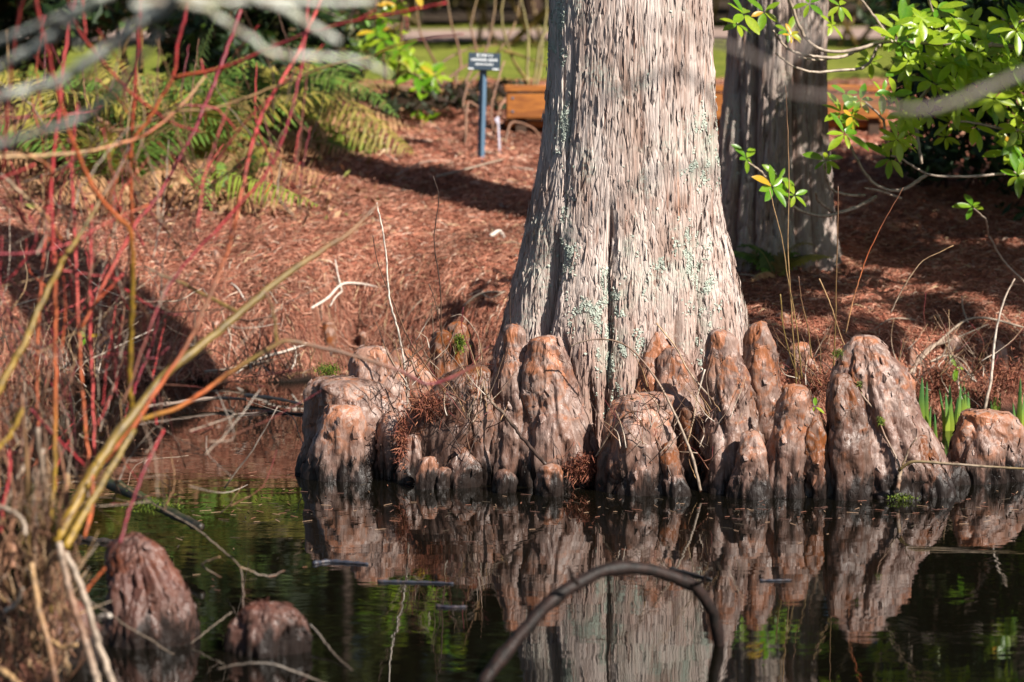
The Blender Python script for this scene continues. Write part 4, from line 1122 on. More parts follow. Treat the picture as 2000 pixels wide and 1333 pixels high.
fallen('long grey branch on the needles left of the trunk', [(905, 606), (930, 592), (956, 585), (990, 580)], 2.6, 2, GRY, twigs=[[(940, 590), (960, 600), (985, 596)]])
fallen('bleached stick sloping down to the water beside the bottle knee', [(460, 738), (500, 726), (560, 700), (600, 680)], 3, 2.2, PAL, twigs=[[(575, 694), (578, 720), (570, 748)]])
fallen('dark grey stick sloping just above the waterline', [(400, 742), (450, 735), (520, 728), (590, 705)], 3, 2, GRY)
fallen('thin pale stick standing out of the needles on the left bank', [(452, 562), (465, 580), (478, 600)], 1.8, 1.6, PAL)
fallen('curved thin branch halfway between sign and trunk', [(850, 352), (900, 345), (960, 330), (988, 316)], 2.2, 1.6, GRY)
fallen('thin straight branch on the needles below the sign', [(770, 350), (830, 330), (900, 322)], 2, 1.5, (.3, .2, .15))
fallen('forked dead branch arching over the right bank', [(1760, 770), (1800, 722), (1840, 690), (1890, 650), (1930, 645), (2010, 662)], 3.2, 2, GRY, .05, twigs=[[(1830, 700), (1870, 690), (1930, 668)], [(1890, 652), (1880, 630), (1878, 612)]])
fallen('grey stub of branch hanging over the iris shoots', [(1780, 760), (1790, 735), (1815, 705), (1850, 680)], 5, 3.4, (.24, .17, .13), .05)
fallen('thin twig fanned out behind the iris shoots', [(1815, 730), (1850, 720), (1880, 735), (1905, 765)], 2.2, 1.6, GRY, .05)
fallen('pale twig along the shaded bank', [(1700, 655), (1740, 640), (1790, 632)], 1.8, 1.5, GRY)
fallen('pale cut branch on the far needles by the trunk', [(958, 470), (975, 466), (985, 472)], 5, 3.5, PAL)
WB = 'twigs lying on the water'
def floater(label, pxs_, r, c, z=.004, name='floating_twig'):
    W = np.array([on_level(px, py, z) for px, py in pxs_])
    C = catmull(W, max(8, len(W) * 5)); rr = r / pxm(C[:, 1] - CAM_Y) * np.linspace(1, .6, len(C)) * (1 + .25 * np.sin(np.arange(len(C)) * 1.7))
    V, F, t = tube(C, rr, 6)
    thing(name, V, F, M_STEM, label, 'floating twig', WB, colors=ramp([c, c], t))
floater('dark floating bark strip under the reflection of the flat shouldered knee', [(612, 1101), (640, 1097), (680, 1099), (718, 1102)], 5, (.03, .035, .05))  # the bluish tint of these dark floaters is sky reflection put into the colour
floater('long thin dark floating stick where the white stick is mirrored', [(738, 1136), (790, 1137), (840, 1138), (885, 1140)], 3.5, (.03, .035, .05))
floater('short dark floating stick further to the open middle', [(852, 1184), (880, 1186), (912, 1185)], 3.5, (.03, .03, .045))
floater('slim dark stick floating under the front row of knees', [(1484, 1134), (1510, 1134), (1546, 1133)], 2.6, (.03, .035, .05))
floater('black stick floating right beside the hoop branch', [(1310, 1112), (1345, 1120), (1390, 1132)], 5, (.02, .02, .02))
floater('wet dark branch on the water behind the draped knee', [(150, 1052), (180, 1056), (230, 1060), (262, 1068)], 8, (.03, .025, .022))
floater('grey branch lying straight along the far waterline', [(478, 772), (540, 779), (590, 790)], 4, GRY, .04)
floater('thin black stick on the water below the grey branch', [(455, 810), (530, 806), (606, 810)], 3, DRK)
floater('stout grey stick at the far waterline under the shrub', [(270, 796), (340, 788), (420, 778), (480, 780)], 5, (.2, .15, .12), .05)
FG = 'thin grey twigs poking out of the open water'
def fg(label, pts, r0, r1, d0, d1, c, **kw): stick('water_twig', label, 'twig', pts, r0 * .62, r1 * .62, d0, d1, [tuple(v * .45 for v in q) for q in c], FG, jit=.003, **kw)
fg('long twig slanting from the mossy log across the green reflections', [(208, 928), (250, 955), (298, 984), (385, 1034), (430, 1072), (469, 1108), (474, 1150), (474, 1200)], 4, 3, 13.4, 12.9, [TAN, GRY, GRY, BRN], twigs=[([(469, 1108), (525, 1126), (556, 1115)], 2.4, 1.6, 12.9, 13), ([(430, 1088), (394, 1104), (432, 1128)], 2.2, 1.5, 12.9, 13)])
fg('twig bridging the draped knee and the water', [(176, 1176), (210, 1196), (245, 1222), (298, 1252), (320, 1268), (340, 1278)], 4, 3, 11.8, 12.1, [GRY, GRY])
fg('grey twig lying in front of the red dome knee', [(424, 1308), (470, 1298), (525, 1297), (570, 1310), (640, 1338)], 5, 4, 12.0, 11.8, [GRY, PAL, GRY])
fg('twig reaching out of the water by the dome knee', [(606, 1220), (628, 1246), (651, 1276), (690, 1312), (722, 1340)], 4, 4, 12.6, 11.9, [PAL, GRY, GRY])
fg('twig leaning from the dome knee toward the draped one', [(372, 1258), (410, 1228), (452, 1196)], 3, 2.6, 12.5, 12.6, [GRY, GRY])
fg('fine bent twig rising by the shore where the shrub overhangs', [(196, 720), (216, 745), (234, 780), (246, 810)], 2, 2, 13, 13, [PAL, GRY])
fg('white fine twig curling down beside the flat shouldered knee', [(480, 782), (520, 796), (572, 816), (585, 850), (595, 880)], 2, 1.6, 16.8, 16.6, [GRY, PAL])
fg('twig with a droplet shaped tip over the rusty reflections', [(232, 940), (250, 900), (280, 860), (310, 834), (345, 860), (355, 884)], 2.2, 1.6, 13, 13.2, [PAL, GRY, GRY])

# ------------------------------------------------------------------ ferns
def frond_geo(P, n=26, L=.10, col_a=(.10, .17, .025), col_b=(.16, .24, .035), droop=.25, twist=0.0, wid=.021, sway=.35):
    """P: world points from base to tip. -> rachis (V,F,c), pinnae (V,F,c)"""
    C = catmull(np.asarray(P, float)[:, [0, 2, 1]], 28)[:, [0, 2, 1]]
    t = np.linspace(0, 1, 28)
    RV, RF, tt = tube(C, .005 * (1 - .8 * t) + .0008, 5)
    rc = ramp([(.22, .13, .05), (.20, .20, .05), col_b], tt)
    T = np.gradient(C, axis=0); T /= np.linalg.norm(T, axis=1)[:, None]
    tp_ = np.linspace(.08, .985, n)
    Vs, Fs, cs = [], [], []
    for sg in (-1, 1):
        tq = np.clip(tp_ + rng.normal(0, .004, n), 0, 1)
        B = np.stack([np.interp(tq, t, C[:, i]) for i in range(3)], -1)
        D = np.stack([np.interp(tq, t, T[:, i]) for i in range(3)], -1)
        N = np.array([math.sin(twist), -.45, 1.0]) ; N = N / np.linalg.norm(N)
        S = np.cross(D, N); S /= np.maximum(np.linalg.norm(S, axis=1), 1e-6)[:, None]
        prof = np.clip(np.minimum(tq / .16 + .35, 1) * (1 - tq ** 2.6) + .06, 0, 1)
        ln = L * prof * rng.uniform(.88, 1.1, n)
        dirv = sg * S + sway * D + rng.normal(0, .09, (n, 3)); dirv /= np.linalg.norm(dirv, axis=1)[:, None]
        up = np.cross(dirv, D); up /= np.maximum(np.linalg.norm(up, axis=1), 1e-6)[:, None]
        wv = np.cross(up, dirv)
        w = wid * (.5 + .5 * prof)
        rows = []
        for f, wf in ((0, .55), (.35, 1.0), (.72, .7)):
            ctr = B + dirv * (ln * f)[:, None] + np.array([0, 0, -1.0]) * (droop * ln * f * f)[:, None]
            rows += [ctr + wv * (w * wf * .5)[:, None], ctr - wv * (w * wf * .5)[:, None]]
        rows.append(B + dirv * ln[:, None] + np.array([0, 0, -1.0]) * (droop * ln)[:, None])
        V = np.stack(rows, 1).reshape(-1, 3)
        b = np.arange(n)[:, None] * 7
        Fs.append([np.concatenate([b + np.array([0, 1, 3, 2]), b + np.array([2, 3, 5, 4])]), b + np.array([4, 5, 6])])
        Vs.append(V)
        cc = np.array(col_a) + (np.array(col_b) - np.array(col_a)) * rng.uniform(0, 1, (n, 1))
        cs.append(np.repeat(cc, 7, 0))
    PV, PF = join(list(zip(Vs, Fs)))
    return (RV, RF, rc), (PV, PF, np.concatenate(cs))
def add_frond(root, P, **kw):
    dead = kw.pop('dead', False)
    (RV, RF, rc), (PV, PF, pc) = frond_geo(P, **kw)
    f = part('dead_frond' if dead else 'frond', RV, RF, M_STEM, root, colors=rc)
    p = part('pinnae', PV, PF, M_COLDULL if dead else M_COL, f, smooth=False, colors=pc); p['kind'] = 'stuff'
GRN, GRN2, YGR, DEADF = ((.085, .165, .03), (.17, .28, .045)), ((.04, .085, .018), (.09, .14, .03)), ((.24, .22, .035), (.38, .31, .07)), ((.24, .11, .05), (.42, .24, .12))
FERNG = 'sword ferns on the needle bank'
def fern(label, px, py, traced, nf, L, seed, spread=1.0, ndead=10, cols_=(GRN, GRN2, YGR, GRN, YGR, ((.20, .14, .045), (.30, .22, .08)))):
    b = hit(px, py); root = empty('sword_fern', b, label, 'fern', FERNG)
    d0 = b[1] - CAM_Y
    for pts, l, ca, kw in traced:
        n = len(pts); P = np.array([at(p[0], p[1], d0 - .35 - .5 * (i / (n - 1))) for i, p in enumerate(pts)])
        P = np.vstack([b + (P[0] - b) * .0, P]) if np.linalg.norm(P[0] - b) > .15 else P
        add_frond(root, P, L=l, col_a=ca[0], col_b=ca[1], n=int(kw.pop('n', 30)), **kw)
    q = random.Random(seed)
    for k in range(nf + ndead):
        dead = k >= nf
        a = q.uniform(0, 2 * math.pi); ln = L * q.uniform(.65, 1.1) * (.7 if dead else 1); el = q.uniform(.7, 1.3) if not dead else q.uniform(.2, .7)
        h = math.cos(el) * ln; v = math.sin(el) * ln
        P = []
        for f in (0, .3, .6, .85, 1.0):
            r = h * f * (1 + .35 * f); z = v * (f - (.62 if not dead else 1.05) * f * f) * 1.45
            P.append(b + np.array([math.cos(a) * r * spread, math.sin(a) * r, z + .02]))
        c = DEADF if dead else q.choice(cols_)
        add_frond(root, np.array(P), L=ln * .19, col_a=c[0], col_b=c[1], n=22, wid=.030, dead=dead, droop=.25 if not dead else .7, twist=q.uniform(-.4, .4))
fern('large sword fern with a tall pale frond rising behind the red stems', 385, 345,
     [([(352, 290), (360, 252), (374, 187), (389, 119), (421, 36)], .23, ((.16, .27, .06), (.30, .44, .12)), {'n': 44, 'twist': .3}),
      ([(455, 300), (470, 240), (468, 190), (462, 150)], .15, ((.40, .30, .10), (.52, .42, .16)), {'n': 26}),
      ([(330, 280), (325, 200), (330, 130), (360, 80)], .15, GRN2, {}), ([(300, 300), (250, 220), (215, 150), (205, 90)], .15, GRN2, {}), ([(420, 300), (470, 200), (520, 130), (570, 110)], .14, GRN2, {}),
      ([(395, 300), (450, 220), (500, 90), (540, 30)], .14, GRN2, {})], 17, 1.5, 3, 1.0, 26)
fern('sword fern whose yellow green fronds arch over toward the sign', 575, 262,
     [([(590, 178), (640, 184), (672, 196), (722, 230), (773, 274), (816, 317), (852, 389)], .19, YGR, {'n': 44, 'droop': .5}),
      ([(585, 225), (622, 243), (690, 264), (755, 299), (806, 330)], .19, ((.17, .27, .03), (.33, .36, .06)), {'n': 36, 'droop': .5}),
      ([(600, 196), (655, 212), (706, 250), (758, 300), (806, 352)], .19, YGR, {'n': 50, 'droop': .5}), ([(596, 240), (650, 262), (710, 300), (764, 350)], .17, ((.22, .22, .04), (.34, .30, .07)), {'n': 44, 'droop': .55}), ([(590, 150), (650, 150), (720, 180), (780, 230)], .17, GRN, {'n': 44, 'droop': .45}),
      ([(580, 250), (600, 262), (650, 280), (690, 290)], .16, GRN, {'n': 24, 'droop': .5}), ([(570, 200), (610, 150), (660, 140), (710, 160)], .13, GRN2, {})], 15, 1.25, 8, 1.0, 22)
fern('low sword fern with hanging fronds beside the shaded needles', 455, 400,
     [([(418, 335), (468, 346), (522, 360), (562, 374), (622, 402)], .17, ((.20, .30, .03), (.33, .40, .06)), {'n': 30, 'droop': .8}),
      ([(400, 380), (380, 330), (390, 340), (402, 375), (413, 412)], .11, ((.16, .32, .05), (.26, .46, .08)), {'n': 22, 'droop': .3})], 10, .75, 21, 1.0, 20)
fern('dark sword fern in the corner behind the lichen branches', 110, 330, [([(95, 280), (60, 210), (40, 150), (60, 90)], .15, GRN2, {})], 17, 1.5, 33, 1.0, 8)
fern('green sword fern low beside the dogwood stems', 225, 380, [([(215, 330), (190, 260), (160, 240), (120, 250)], .13, GRN, {})], 13, 1.25, 41, 1.0, 22)
fern('broad sword fern filling the gap under the crossing red stems', 300, 300, [([(300, 250), (330, 170), (390, 150), (440, 190)], .15, GRN, {'n': 34})], 12, 1.3, 61, 1.0, 24)
fern('sword fern half hidden by the arching yellow green fronds', 500, 290, [([(500, 250), (540, 190), (600, 205), (640, 240)], .15, YGR, {'n': 34})], 12, 1.1, 67, 1.0, 20)
fern('small shaded fern at the foot of the second cypress', 1512, 545, [], 9, .45, 52, 1.0, 2)
# dry fallen fronds and leaves under the ferns
n_ = 5200
lx = rng.normal(-2.4, .75, n_); ly = rng.uniform(5.4, 9.5, n_) 
lz = zg(lx, ly) + np.abs(rng.normal(0, .12, n_)) * np.exp(-((lx + 2.4) / 1.1) ** 2)
a_ = rng.uniform(0, 6.28, n_); s_ = rng.uniform(.02, .05, n_); tl = rng.normal(0, .6, (n_, 2))
u_ = np.stack([np.cos(a_), np.sin(a_), tl[:, 0]], -1) * s_[:, None]; v_ = np.stack([-np.sin(a_), np.cos(a_), tl[:, 1]], -1) * s_[:, None] * .4
P_ = np.stack([lx, ly, lz], -1)
LV = np.stack([P_ - u_, P_ - v_, P_ + u_, P_ + v_], 1).reshape(-1, 3)
LC = np.array([(.36, .19, .10), (.24, .11, .055), (.44, .27, .15), (.16, .07, .04), (.20, .20, .05)])[rng.choice(5, n_, p=[.3, .28, .2, .17, .05])]
o = link('dry_frond_litter', mesh_np('dry_frond_litter', LV, np.arange(n_ * 4).reshape(-1, 4), M_COLDULL, smooth=False, colors=np.repeat(LC, 4, 0)))
tag(o, 'brown dead fern fronds heaped under the ferns', 'litter', kind='stuff')

# ------------------------------------------------------------------ rhododendrons
def leaf_mesh(name, mat, seed, L=1.0, W=.43):
    q = np.random.default_rng(seed)
    ts = np.linspace(0, 1, 7); V = []; bend = q.uniform(.05, .28); tw = q.uniform(-.25, .25)
    for t in ts:
        w = W * .5 * (math.sin(math.pi * min(1, t * .93 + .05)) ** .75) * (1 - .25 * (1 - t) ** 2)
        if t in (0, 1): w = .012
        z0 = -bend * t * t
        for sg in (-1, 0, 1):
            V.append((sg * w, t * L, z0 + (abs(sg) * w * .32) + sg * tw * w * t + .01 * math.sin(t * 9 + sg)))
    F = [(r * 3 + c, r * 3 + c + 1, r * 3 + c + 4, r * 3 + c + 3) for r in range(6) for c in range(2)]
    return mesh_np(name, np.array(V), np.array(F), mat)
LM = {k: [leaf_mesh('leaf', m, s0 + i) for i in range(3)] for k, m, s0 in (('g', M_LEAF, 1), ('y', M_LEAFY, 11), ('d', M_LEAFD, 21))}
def leaf_matrix(p, dirv, nrm, L, W=1.0):
    y = Vector(dirv).normalized(); z = Vector(nrm); z = (z - y * z.dot(y)).normalized(); x = y.cross(z)
    M = Matrix((x * L * W, y * L, z * L)).transposed().to_4x4(); M.translation = Vector(p)
    return M
def whorl(root, p, L, n, q, kind='g', axis=None, ysh=.07, stuff=None):
    base = Vector(root.location)
    ax = Vector(axis) if axis else Vector((q.uniform(-.3, .5), -.75 + q.uniform(-.25, .25), .75 + q.uniform(-.2, .3)))
    ax.normalize(); e1 = ax.cross(Vector((0, 0, 1) if abs(ax.z) < .9 else (1, 0, 0))).normalized(); e2 = ax.cross(e1)
    a0 = q.uniform(0, 6.28)
    for k in range(n):
        a = a0 + 2 * math.pi * k / n + q.uniform(-.25, .25)
        out = e1 * math.cos(a) + e2 * math.sin(a)
        rise = q.uniform(-.4, .6)
        dv = (out + ax * rise + Vector((0, 0, -.12))).normalized()
        nr = (ax - out * rise * .6 + Vector((q.gauss(0, .18), q.gauss(0, .18), .25))).normalized()
        ll = L * q.uniform(.55, 1.12)
        kk = 'y' if q.random() < ysh else kind
        me = q.choice(LM[kk])
        M = leaf_matrix(Vector(p) + dv * ll * .08 - base, dv, nr, ll, q.uniform(.85, 1.1))
        if stuff is None: link('leaf', me, root, M)
        else: stuff.append((me, M, kk))
rq = random.Random(77)
def toward_sun(p, t): return np.array(p, float) + np.array(sun_dir) * t
rho_base = np.array([4.0, 3.6, float(zg(4.0, 3.6))])
rho = empty('rhododendron_bush', rho_base, 'rhododendron with sunlit bright green whorled leaves beside the second cypress', 'shrub')
RD = 18.7
WH_ = [(1452, 28, .9, 'g'), (1440, 48, .7, 'g'), (1492, 24, .8, 'g'), (1545, 70, .5, 'y'), (1538, 62, .6, 'g'), (1640, 12, .7, 'g'), (1580, 8, .7, 'g'), (1762, 48, 1.1, 'g'), (1830, 18, 1, 'g'), (1862, 40, 1, 'g'), (1800, 36, .9, 'g'),
       (1752, 84, 1, 'g'), (1804, 84, 1, 'g'), (1862, 86, 1, 'g'), (1878, 64, .9, 'g'), (1924, 78, 1, 'g'), (1968, 42, 1, 'g'), (1985, 60, 1, 'g'), (1820, 160, 1.15, 'g'), (1826, 130, .9, 'g'), (1768, 134, .9, 'g'), (1862, 122, .9, 'g'), (1915, 110, .9, 'g'),
       (1722, 182, .9, 'g'), (1745, 186, .8, 'g'), (1644, 220, .95, 'g'), (1664, 228, .7, 'y'), (1650, 262, 1.05, 'g'), (1612, 314, .95, 'g'), (1738, 310, 1.05, 'g'), (1508, 366, 1.0, 'g'), (1520, 350, .8, 'g'), (1458, 310, .85, 'g'), (1552, 382, .7, 'g'),
       (1856, 240, 1.0, 'g'), (1876, 222, .9, 'g'), (1904, 248, .9, 'g'), (1932, 202, .9, 'g'), (1972, 120, 1, 'g'), (1970, 298, 1.0, 'g'), (1978, 284, .9, 'g'), (1988, 344, .9, 'g'), (1900, 404, .75, 'g'), (1652, 184, .7, 'g'), (1680, 196, .6, 'g'), (1775, 190, .8, 'g'), (1984, 230, .8, 'g'), (1700, 120, .8, 'd'), (1625, 50, .6, 'g')]
leaf_ct = 0; extra_at = []
for k in range(44): WH_.append((rq.uniform(1745, 2010), rq.triangular(0, 330, 110), rq.uniform(.7, 1.0), 'g'))
for px, py, sc, kd in WH_:
    d = RD + rq.uniform(-.5, .5)
    n = rq.choice([6, 7, 8]) if sc >= .9 else 5
    if leaf_ct + n > 292: extra_at.append((px, py, d, sc, kd)); continue
    whorl(rho, at(px, py, d), .165 * sc, n, rq, kd, ysh=.015, axis=(rq.uniform(-.1, .7), -.8 + rq.uniform(-.2, .2), .6 + rq.uniform(-.2, .35)))
    leaf_ct += n
ex = []
for px, py, d, sc, kd in extra_at: whorl(rho, at(px, py, d + rq.uniform(-.2, .4)), .165 * sc, 7, rq, kd, ysh=.015, axis=(rq.uniform(-.1, .7), -.8, .6), stuff=ex)
its = []
for me, M, kk in ex:
    co = np.zeros(len(me.vertices) * 3, np.float32); me.vertices.foreach_get('co', co); co = co.reshape(-1, 3)
    Mn = np.array(M); its.append((co @ Mn[:3, :3].T + Mn[:3, 3], np.array([list(p.vertices) for p in me.polygons])))
V, F = join(its)
o = link('more_leaves', mesh_np('more_leaves', V, F, M_LEAF), rho); o['kind'] = 'stuff'
BRANCH = [([(2060, 100), (1960, 90), (1880, 88), (1800, 84), (1720, 82), (1690, 92), (1640, 102), (1600, 96), (1570, 70), (1545, 10), (1538, -20)], 4, 3),
          ([(1690, 92), (1640, 112), (1600, 112), (1560, 104), (1535, 92), (1510, 60)], 3.5, 2), ([(1640, 110), (1600, 118), (1560, 112)], 2.4, 1.6), ([(1720, 84), (1690, 130), (1640, 138), (1580, 140), (1540, 124), (1515, 104)], 3.2, 2),
          ([(2040, 330), (1960, 340), (1880, 345), (1810, 340), (1760, 310), (1740, 305)], 3.2, 2), ([(1810, 342), (1760, 372), (1720, 366), (1690, 340), (1664, 292), (1650, 268)], 3.6, 2.4), ([(1760, 388), (1720, 374), (1690, 368)], 3, 2),
          ([(1712, 384), (1680, 402), (1640, 416), (1610, 422), (1575, 416), (1540, 398), (1510, 372)], 3.8, 2.6), ([(1630, 418), (1610, 402), (1596, 390), (1594, 376)], 3, 2), ([(1690, 382), (1650, 380), (1622, 368), (1614, 345), (1612, 318)], 3, 2),
          ([(1510, 372), (1490, 340), (1462, 318)], 2.4, 1.8), ([(1760, 320), (1730, 270), (1725, 235), (1690, 200)], 3, 2), ([(2030, 260), (1950, 250), (1900, 240), (1860, 236)], 3, 2), ([(1930, 460), (1925, 430), (1902, 408)], 2, 1.6), ([(2010, 560), (1960, 510), (1932, 462)], 2.2, 1.8),
          ([(1840, 80), (1828, 40), (1810, -10)], 3, 2.5), ([(1780, 150), (1770, 120), (1690, 10), (1660, -20)], 3, 2.4), ([(1830, 160), (1800, 190), (1790, 240), (1800, 320)], 3.4, 3), ([(2030, 20), (1980, 50), (1930, 90)], 3, 2)]
for p_, r0, r1 in BRANCH: stem_part(rho, p_, r0, r1, RD + .15, RD - .1, [GRY, (.42, .34, .27), GRY], 'branch', sides=6)
# stems standing on the ground and the crown going on beyond the view
for k, (dx, dy, h) in enumerate([(0, 0, 2.2), (.5, .3, 2.6), (-.5, .2, 1.9), (.9, -.3, 2.4)]):
    P = np.array([rho_base + np.array([dx * f * 1.4, dy * f * 1.2 + .05 * math.sin(5 * f), h * f]) for f in np.linspace(0, 1, 9)])
    V, F, t = tube(P, np.linspace(.035, .012, 9), 7); part('branch', V, F, M_STEM, rho, colors=ramp([BRN, GRY], t))
def leaf_cloud(centres, n, size, cols_, seed, aspect=.38, up=.6):
    """many leaf-sized faces spread through clumps: centres rows (x,y,z,rx,ry,rz)"""
    q = np.random.default_rng(seed); C = np.asarray(centres, float)
    vol = (C[:, 3] * C[:, 4] * C[:, 5]) ** .7; k = q.choice(len(C), n, p=vol / vol.sum())
    d = q.normal(0, 1, (n, 3)); d /= np.linalg.norm(d, axis=1)[:, None]
    r = q.uniform(.25, 1, n) ** .5
    P = C[k, :3] + d * r[:, None] * C[k, 3:6]
    N = d * .6 + q.normal(0, .45, (n, 3)) + np.array([0, 0, up]); N /= np.linalg.norm(N, axis=1)[:, None]
    U = np.cross(N, q.normal(0, 1, (n, 3))); U /= np.maximum(np.linalg.norm(U, axis=1), 1e-6)[:, None]
    W = np.cross(N, U); s = size * q.uniform(.6, 1.3, n)[:, None]
    V = np.stack([P - U * s, P - U * s * .1 + W * s * aspect - N * s * .1, P + U * s, P - U * s * .1 - W * s * aspect - N * s * .1], 1).reshape(-1, 3)
    cc = np.array(cols_)[q.integers(0, len(cols_), n)] * q.uniform(.7, 1.25, (n, 1))
    return V, np.arange(n * 4).reshape(-1, 4), np.repeat(cc, 4, 0)
LG = [(.13, .27, .016), (.17, .32, .02), (.10, .2, .016), (.22, .34, .02)]
cl = [(4.6, 4.6, 2.6, 1.0, 1.0, .8), (5.3, 3.8, 2.3, .9, .9, .9), (4.3, 5.2, 1.6, .8, .8, .6), (5.0, 4.4, 3.3, 1.1, 1.0, .7), (3.75, 4.6, 3.15, .7, .8, .5), (3.9, 3.9, 3.0, .5, .5, .35), (3.2, 4.4, 3.4, .7, .7, .45), (4.4, 3.2, 2.0, .45, .6, .6), (4.2, 3.3, 1.4, .4, .5, .3), (3.95, 3.95, 2.35, .35, .4, .5), (4.0, 3.7, 3.6, .5, .5, .4), (3.15, 3.0, 3.0, .45, .3, .4), (3.3, 2.9, 2.6, .3, .25, .4), (3.7, 2.7, 2.7, .4, .3, .5), (3.6, 2.6, 3.3, .4, .35, .4), (3.35, 2.8, 2.1, .22, .25, .35)]
qc = random.Random(4)
for k in range(26):
    tx, tz = qc.uniform(1.6, 2.4), qc.uniform(.75, 1.95) if k < 23 else qc.uniform(2.0, 2.7)
    p_ = toward_sun((tx, D2 + CAM_Y - .3, tz), qc.uniform(3.0, 4.2)); cl.append((*p_, .13, .13, .11))  # unseen leaf clumps added toward the sun to shade the second trunk
V, F, c = leaf_cloud(cl, 5600, .07, LG, 5); o = part('crown_leaves', V, F, M_COL, rho, smooth=False, colors=c); o['kind'] = 'stuff'

# rhododendron behind it, its shade put into the dark leaf colours
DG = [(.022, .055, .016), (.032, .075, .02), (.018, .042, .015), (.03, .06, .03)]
b = hit(1850, 375); dr = empty('rhododendron_bush', b, 'dark shaded evergreen bush behind the sunlit rhododendron leaves', 'shrub')
dd_ = b[1] - CAM_Y
cl = [(*at(px, py, dd_ - .3), rx / pxm(dd_), .8, rz / pxm(dd_)) for px, py, rx, rz in [(1800, 160, 70, 90), (1850, 120, 100, 110), (1950, 90, 100, 100), (1900, 270, 110, 80), (1800, 290, 80, 60), (1980, 260, 80, 110), (1840, 0, 120, 90), (1960, -60, 140, 120), (2080, 120, 120, 200), (1990, 400, 70, 50)]]
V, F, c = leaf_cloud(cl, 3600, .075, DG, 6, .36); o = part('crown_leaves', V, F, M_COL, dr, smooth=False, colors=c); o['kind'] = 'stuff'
for k in range(9):
    px0, px1 = rq.uniform(1760, 1940), rq.uniform(1690, 2000)
    stem_part(dr, [(px0, 380), (px0 * .6 + px1 * .4 + rq.gauss(0, 12), 290), (px1, 130)], 4, 2, dd_, dd_ - .4, [DRK, BRN], 'branch', sides=5)

# small bush with bright leaves beyond the ferns
sb = hit(760, 245); d_ = float(sb[1] - CAM_Y)
lb = empty('laurel_bush', np.array([at(760, 235, d_)[0], d_ + CAM_Y, zg(at(760, 235, d_)[0], d_ + CAM_Y)]), 'small bush of glowing yellow green leaves between the ferns and the sign', 'shrub')
for px, py, sc in [(733, 64, 1), (748, 78, .9), (722, 58, .8), (765, 108, 1), (780, 100, .9), (795, 136, 1), (812, 148, 1), (830, 152, 1.1), (845, 142, .9), (822, 172, 1), (850, 150, .8), (770, 66, .9), (758, 40, .8), (800, 110, .8), (818, 212, .5), (838, 232, .6), (740, 30, .8), (700, 100, .6), (775, 10, .8), (810, -20, .9), (740, -30, .9), (780, -70, 1), (850, -60, 1), (830, -120, 1), (760, -140, 1), (870, -170, 1), (720, -90, .9)]:
    whorl(lb, at(px, py, d_ + rq.uniform(-.25, .25)), .19 * sc, 5, rq, 'g', ysh=.05)
for p_ in ([(765, 235), (770, 170), (790, 140), (820, 150)], [(760, 235), (752, 150), (745, 80), (733, 40), (740, -60)], [(766, 235), (780, 120), (785, 40), (790, -80), (820, -140)], [(770, 235), (800, 215), (838, 228)]):
    stem_part(lb, p_, 3.5, 1.6, d_ + .1, d_, [BRN, BRN], 'branch', sides=5)

# ------------------------------------------------------------------ plant sign, tag, bench
M_SIGN = mat_plain('slate_blue_paint', (.012, .026, .042), (.016, .032, .05), 8, .6, .001)
M_POST = mat_plain('blue_grey_metal', (.085, .15, .22), (.10, .17, .25), 8, .5, .001)
M_WHITE = mat_plain('white_print', (.72, .75, .76), None, 5, .6, .0005)
M_WOOD = mat_plain('orange_stained_wood', (.44, .16, .03), (.24, .08, .02), 5, .65, .004, (1, 8, 8))
def box(cx, cy, cz, sx, sy, sz, rot=None, bev=.004):
    x, y, z = sx / 2, sy / 2, sz / 2
    b_ = min(bev, x * .4, y * .4, z * .4)
    pts = []
    for s1 in (-1, 1):
        for s2 in (-1, 1):
            for s3 in (-1, 1):
                pts += [(s1 * x, s2 * (y - b_), s3 * (z - b_)), (s1 * (x - b_), s2 * y, s3 * (z - b_)), (s1 * (x - b_), s2 * (y - b_), s3 * z)]
    import bmesh
    bm = bmesh.new(); vs = [bm.verts.new(p) for p in pts]
    bmesh.ops.convex_hull(bm, input=vs); bm.verts.ensure_lookup_table()
    V = np.array([v.co for v in bm.verts]); F = []
    Q = [[v.index for v in f.verts] for f in bm.faces]
    bm.free()
    tri = np.array([(q[0], q[i], q[i + 1]) for q in Q for i in range(1, len(q) - 1)])
    if rot is not None: V = V @ np.array(rot.to_matrix()).T
    return V + np.array([cx, cy, cz]), tri
SD = float(hit(938, 316)[1] - CAM_Y)
sbp = at(938.5, 316, SD); zt = at(943, 136, SD)[2]
zgb = float(zg(sbp[0], sbp[1]))
sign = empty('plant_sign', (sbp[0], sbp[1], zgb), 'dark blue plant label sign with white lettering on a slim post', 'sign')
tilt = Euler((R(-38), R(2), 0))
lean = (at(944, 136, SD)[0] - sbp[0])
P = np.array([[sbp[0], sbp[1], zgb - .1], [sbp[0] + lean, sbp[1], zt]])
th4 = .023
V, F, t = tube(catmull(P, 6), np.full(6, th4 * 1.25), 4); part('post', V, F, M_POST, sign, smooth=False)
pc = at(946, 121, SD); pw, ph = 62 / pxm(SD), 31 / pxm(SD) / math.cos(R(38)) * 1.02
V, F = box(*pc, pw, .012, ph, tilt, .003); plate = part('plate', V, F, M_SIGN, sign, smooth=False)
V, F = box(pc[0], pc[1] + .03, pc[2] - .03, .05, .03, .07, None, .003); part('bracket', V, F, M_POST, sign, smooth=False)
